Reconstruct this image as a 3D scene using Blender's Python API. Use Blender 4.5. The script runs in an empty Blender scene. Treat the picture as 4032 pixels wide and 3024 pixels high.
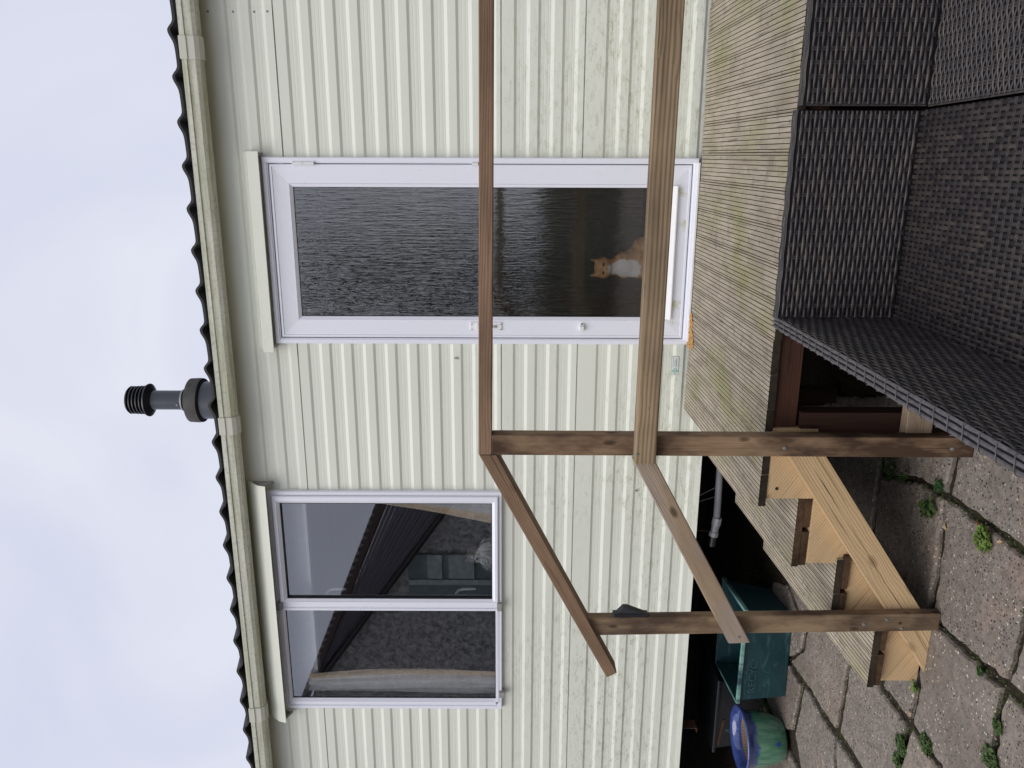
import bpy, bmesh, math, random
from mathutils import Vector, Matrix, noise
S = bpy.context.scene
COL = S.collection
R = math.radians

# ------------------------------------------------------------------ camera
CAM = Vector((0, -3.75, 1.53)); YAW, PITCH, ROLL = R(-15.568), R(0.043), R(0.178); FPX = 3028.0
fw = Vector((math.sin(YAW)*math.cos(PITCH), math.cos(YAW)*math.cos(PITCH), math.sin(PITCH)))
rt0 = Vector((math.cos(YAW), -math.sin(YAW), 0)); up0 = rt0.cross(fw)
RT = rt0*math.cos(ROLL)+up0*math.sin(ROLL); UP = -rt0*math.sin(ROLL)+up0*math.cos(ROLL)
# the phone was held on its side: the picture's left is the world's up, its top is the world's right
camx, camy = -UP, RT
cd = bpy.data.cameras.new('camera'); cam = bpy.data.objects.new('camera', cd); COL.objects.link(cam)
m = Matrix((( camx.x, camy.x, -fw.x, CAM.x), (camx.y, camy.y, -fw.y, CAM.y), (camx.z, camy.z, -fw.z, CAM.z), (0, 0, 0, 1)))
cam.matrix_world = m
cd.sensor_fit = 'HORIZONTAL'; cd.sensor_width = 36; cd.lens = FPX/4032*36; cd.clip_start = .02; cd.clip_end = 300
S.camera = cam

def on(ax, v, x, y):
    """real place of a surveyed point: where the sight line through photo pixel x,y meets the plane axis=v"""
    U = 3024-y
    d = RT*((U-1512)/FPX)+UP*((2016-x)/FPX)+fw
    t = (v-CAM[ax])/d[ax]
    return CAM+d*t

# ------------------------------------------------------------------ world and sun
w = bpy.data.worlds.new('World'); S.world = w; w.use_nodes = True
nt = w.node_tree; nt.nodes.clear()
out = nt.nodes.new('ShaderNodeOutputWorld'); bg = nt.nodes.new('ShaderNodeBackground')
sky = nt.nodes.new('ShaderNodeTexSky'); sky.sky_type = 'NISHITA'; sky.sun_disc = False
sky.sun_elevation = R(52); sky.sun_rotation = R(200); sky.air_density = 1.2; sky.dust_density = 4
tc = nt.nodes.new('ShaderNodeTexCoord')
n1 = nt.nodes.new('ShaderNodeTexNoise'); n1.inputs['Scale'].default_value = 2.2; n1.inputs['Detail'].default_value = 5; n1.inputs['Roughness'].default_value = .5
n1.inputs['Distortion'].default_value = 1.1
cr = nt.nodes.new('ShaderNodeValToRGB')
cr.color_ramp.elements[0].position = .3; cr.color_ramp.elements[0].color = (5.3, 5.55, 6.9, 1)
cr.color_ramp.elements[1].position = .7; cr.color_ramp.elements[1].color = (6.5, 6.65, 7.45, 1)
mx = nt.nodes.new('ShaderNodeMix'); mx.data_type = 'RGBA'; mx.inputs[0].default_value = .93
nt.links.new(tc.outputs['Generated'], n1.inputs['Vector']); nt.links.new(n1.outputs['Fac'], cr.inputs['Fac'])
nt.links.new(sky.outputs['Color'], mx.inputs[6]); nt.links.new(cr.outputs['Color'], mx.inputs[7])
nt.links.new(mx.outputs[2], bg.inputs['Color']); bg.inputs['Strength'].default_value = .1
nt.links.new(bg.outputs[0], out.inputs['Surface'])
sl = bpy.data.lights.new('sun', 'SUN'); sl.energy = 1.5; sl.angle = R(50); sl.color = (1, .97, .93)
so = bpy.data.objects.new('sun', sl); COL.objects.link(so)
so.rotation_euler = (R(38), 0, R(-20))      # comes over the photographer's left shoulder
S.view_settings.view_transform = 'Standard'; S.view_settings.look = 'None'; S.view_settings.exposure = .32; S.view_settings.gamma = 1
S.cycles.max_bounces = 10; S.cycles.transparent_max_bounces = 16

# ------------------------------------------------------------------ material helper
class N:
    def __init__(s, name, rough=.6, spec=.5, coord='Object'):
        s.m = bpy.data.materials.new(name); s.m.use_nodes = True; s.t = s.m.node_tree; s.n = s.t.nodes
        s.b = s.n['Principled BSDF']; s.b.inputs['Roughness'].default_value = rough
        s.b.inputs['Specular IOR Level'].default_value = spec
        s.tc = s.n.new('ShaderNodeTexCoord'); s.v = s.tc.outputs[coord]
    def L(s, a, b): s.t.links.new(a, b)
    def map(s, scale=(1, 1, 1), loc=(0, 0, 0), rot=(0, 0, 0), v=None):
        k = s.n.new('ShaderNodeMapping'); k.inputs['Scale'].default_value = scale; k.inputs['Location'].default_value = loc
        k.inputs['Rotation'].default_value = rot
        s.L(v or s.v, k.inputs['Vector']); return k.outputs[0]
    def noise(s, v, scale=5, det=4, rough=.55, dist=0):
        k = s.n.new('ShaderNodeTexNoise'); s.L(v, k.inputs['Vector'])
        for a, b in (('Scale', scale), ('Detail', det), ('Roughness', rough), ('Distortion', dist)): k.inputs[a].default_value = b
        return k.outputs['Fac']
    def voro(s, v, scale=5, feature='F1', out='Distance', rnd=1):
        k = s.n.new('ShaderNodeTexVoronoi'); k.feature = feature; s.L(v, k.inputs['Vector']); k.inputs['Scale'].default_value = scale
        k.inputs['Randomness'].default_value = rnd; return k.outputs[out]
    def ramp(s, f, *st, interp='LINEAR'):
        k = s.n.new('ShaderNodeValToRGB'); e = k.color_ramp; e.interpolation = interp
        while len(e.elements) < len(st): e.elements.new(.5)
        for el, (p, c) in zip(e.elements, st):
            el.position = p; el.color = (c, c, c, 1) if isinstance(c, (int, float)) else (*c, 1)
        s.L(f, k.inputs['Fac']); return k.outputs['Color']
    def mix(s, f, a, b, mode='MIX'):
        k = s.n.new('ShaderNodeMix'); k.data_type = 'RGBA'; k.blend_type = mode
        for i, q in ((0, f), (6, a), (7, b)):
            if isinstance(q, (int, float)): k.inputs[i].default_value = q if i == 0 else (q, q, q, 1)
            elif isinstance(q, tuple): k.inputs[i].default_value = (*q, 1)
            else: s.L(q, k.inputs[i])
        return k.outputs[2]
    def math(s, op, a, b=0., c=None):
        k = s.n.new('ShaderNodeMath'); k.operation = op
        for i, q in enumerate((a, b, c)):
            if q is None: continue
            if isinstance(q, (int, float)): k.inputs[i].default_value = q
            else: s.L(q, k.inputs[i])
        return k.outputs[0]
    def sep(s, v=None):
        k = s.n.new('ShaderNodeSeparateXYZ'); s.L(v or s.v, k.inputs[0]); return k.outputs
    def col(s, c):
        if isinstance(c, tuple): s.b.inputs['Base Color'].default_value = (*c, 1)
        else: s.L(c, s.b.inputs['Base Color'])
    def bump(s, h, st=.3, d=.01):
        k = s.n.new('ShaderNodeBump'); k.inputs['Strength'].default_value = st; k.inputs['Distance'].default_value = d
        s.L(h, k.inputs['Height']); s.L(k.outputs[0], s.b.inputs['Normal'])
    def rnd(s):
        k = s.n.new('ShaderNodeObjectInfo'); return k.outputs['Random']
    def isl(s):
        k = s.n.new('ShaderNodeNewGeometry'); return k.outputs['Random Per Island']

def plain(name, c, rough=.5, spec=.5, metal=0, var=.12, sc=30, bump=.1):
    a = N(name, rough, spec); f = a.noise(a.v, sc, 4)
    a.col(a.mix(a.ramp(f, (.3, 0.), (.7, 1.)), tuple(x*(1-var) for x in c), tuple(min(1, x*(1+var)) for x in c)))
    a.b.inputs['Metallic'].default_value = metal
    if bump: a.bump(f, bump, .002)
    return a.m

def wood(name, light, dark, seed=0, ring=26, knots=True, rough=.7, stain=None, stain_amt=.5, wear=.35, sc=1.0, fibre=.5, kdark=.25):
    """sawn softwood, grain along the object's own X"""
    a = N(name, rough, .25)
    off = (seed*3.7, seed*1.3, seed*2.1)
    r = a.rnd(); rv = a.n.new('ShaderNodeCombineXYZ'); a.L(a.math('MULTIPLY', r, 37.), rv.inputs[0]); a.L(a.math('MULTIPLY', r, 11.), rv.inputs[1]); a.L(a.math('MULTIPLY', r, 5.), rv.inputs[2])
    va = a.n.new('ShaderNodeVectorMath'); va.operation = 'ADD'; a.L(a.v, va.inputs[0]); a.L(rv.outputs[0], va.inputs[1])
    base = va.outputs[0]
    n = a.math('ADD', a.noise(a.map((.5*sc, 6*sc, 6*sc), off, v=base), 1.0, 2, .4), a.math('MULTIPLY', a.noise(a.map((3*sc, 9*sc, 9*sc), off, v=base), 1.0, 2), .12))
    kmap = a.map((7.0*sc, 15*sc, 15*sc), off, v=base)
    kn = a.voro(kmap, 1.0); kc = a.voro(kmap, 1.0, out='Color'); ks = a.n.new('ShaderNodeSeparateColor'); a.L(kc, ks.inputs[0])
    kon = a.ramp(ks.outputs[0], (.62, 0.), (.65, 1.))
    kf = a.math('MULTIPLY', a.ramp(kn, (.0, 1.), (.25, .45), (.55, 0.)), kon)
    ss = a.sep(base)
    lin = a.math('MULTIPLY', a.math('ADD', ss[1], a.math('MULTIPLY', ss[2], .9)), 2*math.pi/(.0072/sc))
    phase = a.math('ADD', a.math('ADD', lin, a.math('MULTIPLY', n, ring*2.)), a.math('MULTIPLY', kf, 11. if knots else 0.))
    rings = a.math('POWER', a.math('MULTIPLY_ADD', a.math('SINE', phase), .5, .5), .55)
    mid = a.noise(a.map((1.6*sc, 42*sc, 42*sc), off, v=base), 1.0, 4, .65); rings = a.math('MULTIPLY_ADD', rings, .55, a.math('MULTIPLY', a.ramp(mid, (.3, 0.), (.68, 1.)), .5))
    fib = a.noise(a.map((6*sc, 160*sc, 160*sc), off, v=base), 1.0, 3, .6)
    f = a.math('MULTIPLY_ADD', fib, fibre, a.math('MULTIPLY', rings, 1-fibre*.6))
    c = a.mix(a.ramp(f, (-.0, 0.), (.95, 1.)), dark, light)
    sp_ = a.ramp(a.voro(a.map((22*sc, 90*sc, 90*sc), v=base), 1.0), (0., 1.), (.14, 0.)); c = a.mix(a.math('MULTIPLY', sp_, .45), c, tuple(x*.5 for x in dark))
    big = a.noise(a.map((1.7*sc, 4*sc, 4*sc), (off[1], off[2], off[0]), v=base), 1.5, 4, .6)
    c = a.mix(a.math('MULTIPLY', a.ramp(big, (.35, 0.), (.7, 1.)), wear), c, tuple(x*.55 for x in dark), 'MIX')
    if stain:
        c = a.mix(a.math('MULTIPLY', a.ramp(a.noise(a.map((2.1, 5, 5), (7, seed, 3), v=base), 1.3, 4, .6), (.44, 0.), (.60, 1.)), stain_amt), c, stain)
    if knots:
        kk = a.math('MULTIPLY', a.ramp(kn, (.10, 1.), (.16, .7), (.24, 0.)), kon)
        c = a.mix(a.math('MULTIPLY', kk, .8), c, tuple(x*kdark for x in dark))
    ck = a.noise(a.map((2.2*sc, 120*sc, 120*sc), (off[2], off[0], off[1]), v=base), 1.0, 2, .4)
    c = a.mix(a.math('MULTIPLY', a.ramp(ck, (.63, 0.), (.70, 1.)), .6), c, tuple(x*.35 for x in dark))
    a.col(c); a.bump(f, .5, .002)
    return a.m

def cream(name, base, algae=1.0, zdep=True, rough=.45):
    a = N(name, rough, .35)
    z = a.sep()[2]
    n = a.noise(a.map((1, 1, 1)), 1.2, 3); fine = a.noise(a.v, 260, 3)
    c = a.mix(a.ramp(n, (.35, 0.), (.7, 1.)), tuple(x*.96 for x in base), base)
    c = a.mix(a.math('MULTIPLY', fine, .07), c, (.3, .31, .26))
    if algae:
        p = a.noise(a.map((9, 9, 26)), 1.6, 7, .82, .2); q = a.noise(a.map((.9, 1.1, 1.5), (4, 2, 1)), 1.3, 3)
        low = a.ramp(a.math('MULTIPLY', z, .5), (.3, 1.), (.62, .8), (.95, 0.)) if zdep else .8
        am = a.math('MULTIPLY', a.math('MULTIPLY', a.ramp(p, (.5, 0.), (.68, 1.)), a.ramp(q, (.42, 0.), (.66, 1.))), low)
        c = a.mix(a.math('MULTIPLY', am, .85*algae), c, (.27, .29, .11))
        sp = a.ramp(a.voro(a.map((26, 26, 70)), 1.0), (.0, 1.), (.10, 0.))
        c = a.mix(a.math('MULTIPLY', a.math('MULTIPLY', sp, a.ramp(a.noise(a.v, 3., 3), (.45, 0.), (.62, 1.))), .6*algae), c, (.16, .16, .10))
    a.col(c); a.bump(fine, .12, .0008)
    return a.m

M = {}
M['clad'] = cream('cream_cladding', (.755, .775, .675))
M['trim'] = cream('cream_trim', (.72, .735, .63), .35, False)
def gutter_mat():
    a = N('cream_gutter_grimy', .5, .4)
    n = a.noise(a.map((2.5, 30, 60)), 1., 5, .65); q = a.noise(a.v, 7, 4); z = a.sep()[2]
    c = a.mix(a.ramp(q, (.3, 0.), (.7, 1.)), (.54, .55, .45), (.64, .645, .555))
    c = a.mix(a.ramp(n, (.40, 0.), (.66, .62)), c, (.30, .31, .13))
    c = a.mix(a.math('MULTIPLY', a.ramp(a.noise(a.v, 60, 4), (.5, 0.), (.7, 1.)), .35), c, (.22, .2, .15))
    a.col(c); return a.m
M['gutter'] = gutter_mat()
M['union'] = cream('cream_gutter_union', (.58, .585, .49), 1.0, False)
def upvc():
    a = N('white_upvc', .28, .5)
    c = a.mix(a.math('MULTIPLY', a.ramp(a.noise(a.v, 45, 5, .7), (.58, 0.), (.8, 1.)), .22), (.80, .815, .875), (.45, .44, .38))
    a.col(c); return a.m
M['upvc'] = upvc()
def upvc_rib():
    a = N('white_upvc_ribbed', .4, .4); z = a.sep()[2]
    s = a.math('SINE', a.math('MULTIPLY', z, 2*math.pi/.0045))
    c = a.mix(a.ramp(s, (.0, 0.), (.6, 1.)), (.68, .70, .75), (.80, .815, .86))
    g = a.math('MULTIPLY', a.ramp(a.noise(a.v, 11, 5, .7), (.56, 0.), (.7, 1.)), a.ramp(z, (.8, .7), (1.0, 0.)))
    a.col(a.mix(g, c, (.42, .40, .12))); a.bump(s, .3, .001); return a.m
M['rib'] = upvc_rib()
M['gasket'] = plain('black_gasket', (.01, .01, .012), .5, var=.05)
M['cap'] = plain('grey_corner_cap', (.28, .27, .26), .6)
M['tile'] = plain('black_roof_sheet', (.018, .017, .017), .55, .4, var=.4, sc=60, bump=.3)
M['void'] = plain('dark_void', (.006, .006, .007), .9, .1)  # shade put in as near-black colour, under the floor and behind the gutter
M['flue'] = plain('grey_flue_plastic', (.055, .064, .078), .38, .5, var=.08, sc=12)
M['flued'] = plain('dark_flue_cap', (.012, .014, .019), .4, .5)
M['flash'] = plain('weathered_lead_collar', (.085, .08, .072), .7, .3, var=.3, sc=20)
M['rail'] = wood('weathered_brown_rail', (.31, .20, .125), (.135, .08, .046), 1, ring=30, wear=.6, kdark=.3)
M['rail2'] = wood('weathered_rail_strong_grain', (.42, .31, .19), (.05, .028, .014), 5, ring=22, wear=.6, sc=.62, fibre=.25)
M['rail3'] = wood('weathered_grey_rail', (.44, .335, .23), (.20, .13, .07), 2, ring=30, wear=.5, sc=1.2, stain=(.33, .28, .25), stain_amt=.7)
M['post'] = wood('weathered_post', (.34, .225, .135), (.16, .10, .055), 3, ring=32, stain=(.045, .022, .014), stain_amt=.9, sc=1.3)
M['post2'] = wood('weathered_post_patchy', (.32, .225, .135), (.15, .098, .058), 4, ring=30, stain=(.05, .03, .022), stain_amt=.85, sc=1.5)
M['new'] = wood('fresh_pine', (.60, .43, .245), (.44, .29, .145), 7, ring=22, wear=.12, rough=.6, sc=.8, fibre=.3, kdark=.5)
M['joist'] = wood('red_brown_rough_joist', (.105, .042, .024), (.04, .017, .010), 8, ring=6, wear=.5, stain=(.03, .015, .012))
M['jdark'] = wood('dark_red_brown_post', (.055, .026, .017), (.02, .010, .007), 8, ring=6, wear=.5)  # darker tone of the joist wood, for the deck legs
def rough_end(name, c1, c2):
    a = N(name, .85, .15); p = a.noise(a.v, 38, 5, .7); q = a.voro(a.map((1, 1, 1)), 9, out='Color')
    c = a.mix(a.ramp(p, (.3, 0.), (.72, 1.)), c1, c2)
    a.col(a.mix(.35, c, a.mix(a.ramp(a.noise(a.v, 6, 2), (.4, 0.), (.6, 1.)), c1, c2))); a.bump(p, .6, .003); return a.m
M['end'] = rough_end('board_end_grain', (.012, .011, .009), (.062, .046, .030))
M['end2'] = rough_end('board_end_grain_brown', (.018, .012, .008), (.12, .072, .04))
def deckm(name, tone=1.0):
    a = N(name, .75, .22)
    r = a.isl()
    off = a.n.new('ShaderNodeCombineXYZ'); a.L(a.math('MULTIPLY', r, 50.), off.inputs[1]); a.L(a.math('MULTIPLY', r, 9.), off.inputs[0])
    va = a.n.new('ShaderNodeVectorMath'); va.operation = 'ADD'; a.L(a.v, va.inputs[0]); a.L(off.outputs[0], va.inputs[1]); v = va.outputs[0]
    g = a.noise(a.map((90, 5, 1), v=v), 1, 4, .6); b = a.noise(a.map((7, 2.2, 1), v=v), 1.2, 5, .65)
    c = a.mix(a.ramp(g, (.25, 0.), (.75, 1.)), (.30*tone, .25*tone, .185*tone), (.50*tone, .44*tone, .345*tone))
    c = a.mix(a.math('MULTIPLY', a.ramp(b, (.45, 0.), (.75, 1.)), .55), c, (.17, .135, .10))
    gr = a.noise(a.map((2.2, 1.7, 1), (3, 1, 0)), 1.3, 4, .6)
    c = a.mix(a.math('MULTIPLY', a.ramp(gr, (.50, 0.), (.66, 1.)), .6), c, (.26, .26, .10))
    sp = a.ramp(a.voro(a.map((60, 22, 1), v=v), 1.0), (0., 1.), (.10, 0.))
    c = a.mix(a.math('MULTIPLY', sp, .5), c, (.60, .55, .42))
    nick = a.ramp(a.voro(a.map((13, 24, 1), v=v), 1.0), (0., 1.), (.07, 1.), (.12, 0.))
    c = a.mix(a.math('MULTIPLY', nick, .6), c, (.045, .033, .024))
    stk = a.noise(a.map((55, 3.2, 1), (1, 7, 0), v=v), 1, 4, .6); c = a.mix(a.math('MULTIPLY', a.ramp(stk, (.60, 0.), (.70, 1.)), .65), c, (.10, .08, .075))
    blt = a.noise(a.map((9, 9, 1), (11, 7, 0)), 1, 6, .75); c = a.mix(a.math('MULTIPLY', a.ramp(blt, (.53, 0.), (.66, 1.)), .45), c, (.15, .125, .10))
    dsh = a.ramp(a.voro(a.map((26, 40, 1), (3, 3, 0)), 1.0), (0., 1.), (.10, 1.), (.15, 0.)); c = a.mix(a.math('MULTIPLY', dsh, .4), c, (.10, .075, .055))
    z = a.n.new('ShaderNodeNewGeometry')
    a.col(c); a.bump(g, .35, .002); return a.m
M['deck'] = deckm('weathered_grooved_decking'); M['tread'] = deckm('weathered_grooved_tread', 1.05)
M['groove'] = plain('dark_groove', (.06, .045, .032), .9, .1)  # darker brown for groove faces and the board crack
def rattan():
    a = N('black_brown_rattan', .42, .45)
    r = a.isl()
    c = a.ramp(r, (0., (.019, .017, .019)), (.6, (.031, .027, .029)), (.85, (.045, .037, .035)), (1., (.060, .049, .043)))
    a.col(a.mix(a.math('MULTIPLY', a.ramp(a.noise(a.v, 14, 4, .65), (.45, 0.), (.75, 1.)), .4), c, (.075, .062, .06)))
    a.bump(a.noise(a.v, 320, 2), .15, .0006); return a.m
M['ratt'] = rattan()
M['rattw'] = plain('thin_rattan_upright', (.105, .09, .082), .4, .5, var=.4, sc=50)
M['rattd'] = plain('dark_rattan_upright', (.045, .040, .039), .45, .4, var=.4, sc=50)
M['rattw'] = plain('seat_cross_strip', (.062, .054, .050), .4, .5, var=.4, sc=50)
M['rback'] = plain('rattan_backing', (.010, .009, .010), .7, .2)
M['rim'] = plain('worn_rattan_rim', (.085, .078, .082), .42, .5, var=.35, sc=90)
def paving():
    a = N('concrete_slab', .6, .4)
    isl = a.isl()
    b = a.noise(a.v, 2.4, 5, .6); c = a.mix(a.ramp(b, (.3, 0.), (.7, 1.)), (.205, .170, .136), (.315, .27, .222))
    c = a.mix(a.math('MULTIPLY', a.ramp(isl, (0., 0.), (1., 1.)), .4), c, (.22, .205, .195))
    pk = a.noise(a.v, 4, 4, .6); c = a.mix(a.math('MULTIPLY', a.ramp(pk, (.54, 0.), (.70, 1.)), .35), c, (.40, .27, .21))
    gn = a.noise(a.map((1, 1, 1), (5, 5, 5)), 40, 5, .78); c = a.mix(a.math('MULTIPLY', a.ramp(gn, (.44, 0.), (.64, 1.)), .55), c, (.085, .070, .058))
    gm_ = a.noise(a.map((1, 1, 1), (2, 8, 5)), 13, 5, .7); c = a.mix(a.math('MULTIPLY', a.ramp(gm_, (.48, 0.), (.66, 1.)), .5), c, (.115, .095, .078))
    wet = a.noise(a.map((1, 1, 1), (9, 1, 0)), 1.5, 4, .6)
    c = a.mix(a.math('MULTIPLY', a.ramp(wet, (.52, 0.), (.62, 1.)), .3), c, (.11, .085, .07))
    for sc, lo, rad in ((95, .78, .34), (46, .87, .24)):
        cc = a.voro(a.v, sc, out='Color'); sep = a.n.new('ShaderNodeSeparateColor'); a.L(cc, sep.inputs[0]); d = a.voro(a.v, sc)
        dot = a.ramp(d, (rad*.7, 1.), (rad, 0.))
        lt = a.math('MULTIPLY', dot, a.ramp(sep.outputs[0], (lo, 0.), (lo+.02, 1.)))
        c = a.mix(lt, c, a.mix(sep.outputs[1], (.55, .43, .27), (.62, .60, .53)))
        dk = a.math('MULTIPLY', dot, a.ramp(sep.outputs[2], (lo, 0.), (lo+.02, 1.)))
        c = a.mix(dk, c, (.045, .035, .038))
    a.col(c); a.L(a.ramp(wet, (.5, .72), (.62, .40)), a.b.inputs['Roughness'])
    h = a.math('ADD', a.math('MULTIPLY', gn, .7), a.noise(a.v, 9, 4)); a.bump(h, .9, .009)
    return a.m
M['slab'] = paving()
def soil():
    a = N('dark_soil', .95, .1); n = a.noise(a.v, 45, 6, .8)
    c = a.mix(a.ramp(n, (.35, 0.), (.7, 1.)), (.018, .014, .011), (.085, .068, .05))
    g = a.noise(a.v, 6, 5, .65); gg = a.noise(a.v, 120, 3)
    c = a.mix(a.math('MULTIPLY', a.ramp(g, (.52, 0.), (.66, 1.)), .6), c, a.mix(gg, (.028, .034, .012), (.07, .085, .025)))
    st = a.ramp(a.voro(a.v, 70), (0., 1.), (.16, 0.)); c = a.mix(a.math('MULTIPLY', st, .5), c, (.28, .22, .15))
    a.col(c); a.bump(n, .9, .015); return a.m
M['soil'] = soil()
M['teal'] = None
def teal():
    a = N('scuffed_teal_plastic', .45, .45)
    s = a.noise(a.map((2.5, 2.5, 9), (1, 2, 3), (0, .5, 0)), 2.2, 5, .7, .8)
    c = a.mix(a.noise(a.v, 9, 3), (.008, .036, .045), (.014, .058, .066))
    c = a.mix(a.math('MULTIPLY', a.ramp(s, (.56, 0.), (.74, 1.)), .55), c, (.10, .22, .20)); a.col(c); return a.m
M['teal'] = teal()
def tealrim():
    a = N('worn_teal_rim', .4, .5); s = a.noise(a.map((9, 2, 2)), 1.2, 4, .6)
    a.col(a.mix(a.ramp(s, (.42, 0.), (.60, 1.)), (.02, .055, .065), (.19, .36, .32))); return a.m
M['tealrim'] = tealrim()
M['faint'] = plain('faded_print', (.035, .085, .095), .5, var=.5, sc=60)
M['black'] = plain('black_plastic', (.014, .016, .019), .4, .5)
M['steel'] = plain('galvanised_screw', (.35, .40, .38), .35, .5, metal=.7, var=.25, sc=200)
M['rust'] = plain('rusty_steel', (.075, .04, .024), .8, .2, var=.4)
M['pipe'] = plain('grey_waste_pipe', (.23, .235, .25), .4, .5, var=.15, sc=20)
M['white'] = plain('white_plastic', (.78, .78, .77), .35, .5, var=.03)
M['green'] = plain('teal_print', (.03, .30, .24), .5); M['greyp'] = plain('grey_print', (.36, .42, .41), .5)
M['mint'] = plain('pale_mint_print', (.50, .76, .69), .5)

# ------------------------------------------------------------------ object helpers
MW = {}
def link(name, data, M4, parent):
    o = bpy.data.objects.new(name, data); COL.objects.link(o)
    if parent is not None:
        o.parent = parent; o.matrix_basis = MW[parent].inverted() @ M4
    else: o.matrix_basis = M4
    MW[o] = M4
    return o
def tag(o, label=None, cat=None, group=None, kind=None):
    if label: o['label'] = label
    if cat: o['category'] = cat
    if group: o['group'] = group
    if kind: o['kind'] = kind
    return o
def thing(name, label, cat, loc, group=None):
    o = link(name, None, Matrix.Translation(Vector(loc)), None); o.empty_display_size = .1
    return tag(o, label, cat, group)

def frame_to(x_axis, hint=(0, 0, 1)):
    x = Vector(x_axis).normalized(); h = Vector(hint)
    if abs(x.dot(h)) > .95: h = Vector((0, -1, 0))
    y = h.cross(x).normalized(); z = x.cross(y)
    return Matrix(((x.x, y.x, z.x, 0), (x.y, y.y, z.y, 0), (x.z, y.z, z.z, 0), (0, 0, 0, 1)))

class MB:
    def __init__(s): s.v = []; s.f = []; s.mi = []
    def add(s, vs, fs, mi=0):
        n = len(s.v); s.v += [Vector(p) for p in vs]; s.f += [[i+n for i in f] for f in fs]; s.mi += [mi]*len(fs); return s
    def box(s, x0, x1, y0, y1, z0, z1, mi=0):
        vs = [(x, y, z) for x in (x0, x1) for y in (y0, y1) for z in (z0, z1)]
        return s.add(vs, [(0, 1, 3, 2), (4, 6, 7, 5), (0, 4, 5, 1), (2, 3, 7, 6), (0, 2, 6, 4), (1, 5, 7, 3)], mi)
    def hexa(s, a, b, mi=0):      # two quads a (bottom) and b (top)
        return s.add(list(a)+list(b), [(3, 2, 1, 0), (4, 5, 6, 7)]+[(i, (i+1) % 4, (i+1) % 4+4, i+4) for i in range(4)], mi)
    def prism(s, poly, axis, a, b, mi=0):
        """polygon in the plane across axis, extruded from a to b"""
        def P(p, t):
            return (t, p[0], p[1]) if axis == 0 else ((p[0], t, p[1]) if axis == 1 else (p[0], p[1], t))
        n = len(poly); vs = [P(p, a) for p in poly]+[P(p, b) for p in poly]
        return s.add(vs, [tuple(range(n))[::-1], tuple(range(n, 2*n))]+[(i, (i+1) % n, (i+1) % n+n, i+n) for i in range(n)], mi)
    def rect_frame(s, x0, x1, z0, z1, prof, mi=0, sides='brtl'):
        """mitred frame in the XZ plane; prof = [(inset, y), ...]"""
        rows = [[(x0+d, y, z0+d), (x1-d, y, z0+d), (x1-d, y, z1-d), (x0+d, y, z1-d)] for d, y in prof]
        vs = [p for r_ in rows for p in r_]; fs = []
        for k in range(len(rows)-1):
            for i in range(4):
                if 'brtl'[i] in sides: fs.append((k*4+i, k*4+(i+1) % 4, k*4+4+(i+1) % 4, k*4+4+i))
        return s.add(vs, fs, mi)
    def tube(s, pts, r, n=10, mi=0, cap=True):
        pts = [Vector(p) for p in pts]; rs = r if isinstance(r, (list, tuple)) else [r]*len(pts); ring = []
        for i, p in enumerate(pts):
            d = (pts[min(i+1, len(pts)-1)]-pts[max(i-1, 0)]).normalized()
            a = d.cross(Vector((0, 0, 1)) if abs(d.z) < .9 else Vector((1, 0, 0))).normalized(); b = d.cross(a)
            ring.append([p+(a*math.cos(2*math.pi*k/n)+b*math.sin(2*math.pi*k/n))*rs[i] for k in range(n)])
        vs = [q for r_ in ring for q in r_]; fs = [(i*n+k, i*n+(k+1) % n, (i+1)*n+(k+1) % n, (i+1)*n+k) for i in range(len(pts)-1) for k in range(n)]
        if cap: fs += [tuple(range(n))[::-1], tuple(range((len(pts)-1)*n, len(pts)*n))]
        return s.add(vs, fs, mi)
    def lathe(s, c, prof, n=40, mi=0):
        vs = [(c[0]+r*math.cos(2*math.pi*k/n), c[1]+r*math.sin(2*math.pi*k/n), c[2]+z) for r, z in prof for k in range(n)]
        return s.add(vs, [(i*n+k, i*n+(k+1) % n, (i+1)*n+(k+1) % n, (i+1)*n+k) for i in range(len(prof)-1) for k in range(n)], mi)
    def build(s, name, mat, parent=None, frame=None, origin=None, smooth=False, bevel=0, bseg=2, normals=True):
        if origin is None:
            xs = [v.x for v in s.v]; ys = [v.y for v in s.v]; zs = [v.z for v in s.v]
            origin = Vector(((min(xs)+max(xs))/2, (min(ys)+max(ys))/2, min(zs)))
        M4 = Matrix.Translation(Vector(origin)) @ (frame or Matrix.Identity(4)); inv = M4.inverted()
        me = bpy.data.meshes.new(name); me.from_pydata([inv @ v for v in s.v], [], s.f)
        for mm in (mat if isinstance(mat, (list, tuple)) else [mat]): me.materials.append(mm)
        me.polygons.foreach_set('material_index', s.mi)
        me.validate()
        if normals:
            bm = bmesh.new(); bm.from_mesh(me); bmesh.ops.recalc_face_normals(bm, faces=bm.faces); bm.to_mesh(me); bm.free()
        if smooth: me.polygons.foreach_set('use_smooth', [True]*len(me.polygons))
        me.update()
        o = link(name, me, M4, parent)
        if bevel:
            b = o.modifiers.new('bevel', 'BEVEL'); b.width = bevel; b.segments = bseg; b.limit_method = 'ANGLE'; b.angle_limit = R(40)
        return o

def bar(name, poly, y0, y1, axis_dir, mat, parent, bevel=.003, rough=0):
    """timber: a polygon in XZ given thickness y0..y1, grain along axis_dir"""
    b = MB(); b.prism(poly, 1, y0, y1)
    c = Vector((sum(p[0] for p in poly)/len(poly), (y0+y1)/2, sum(p[1] for p in poly)/len(poly)))
    return b.build(name, mat, parent, frame_to(axis_dir), c, bevel=bevel)

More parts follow.
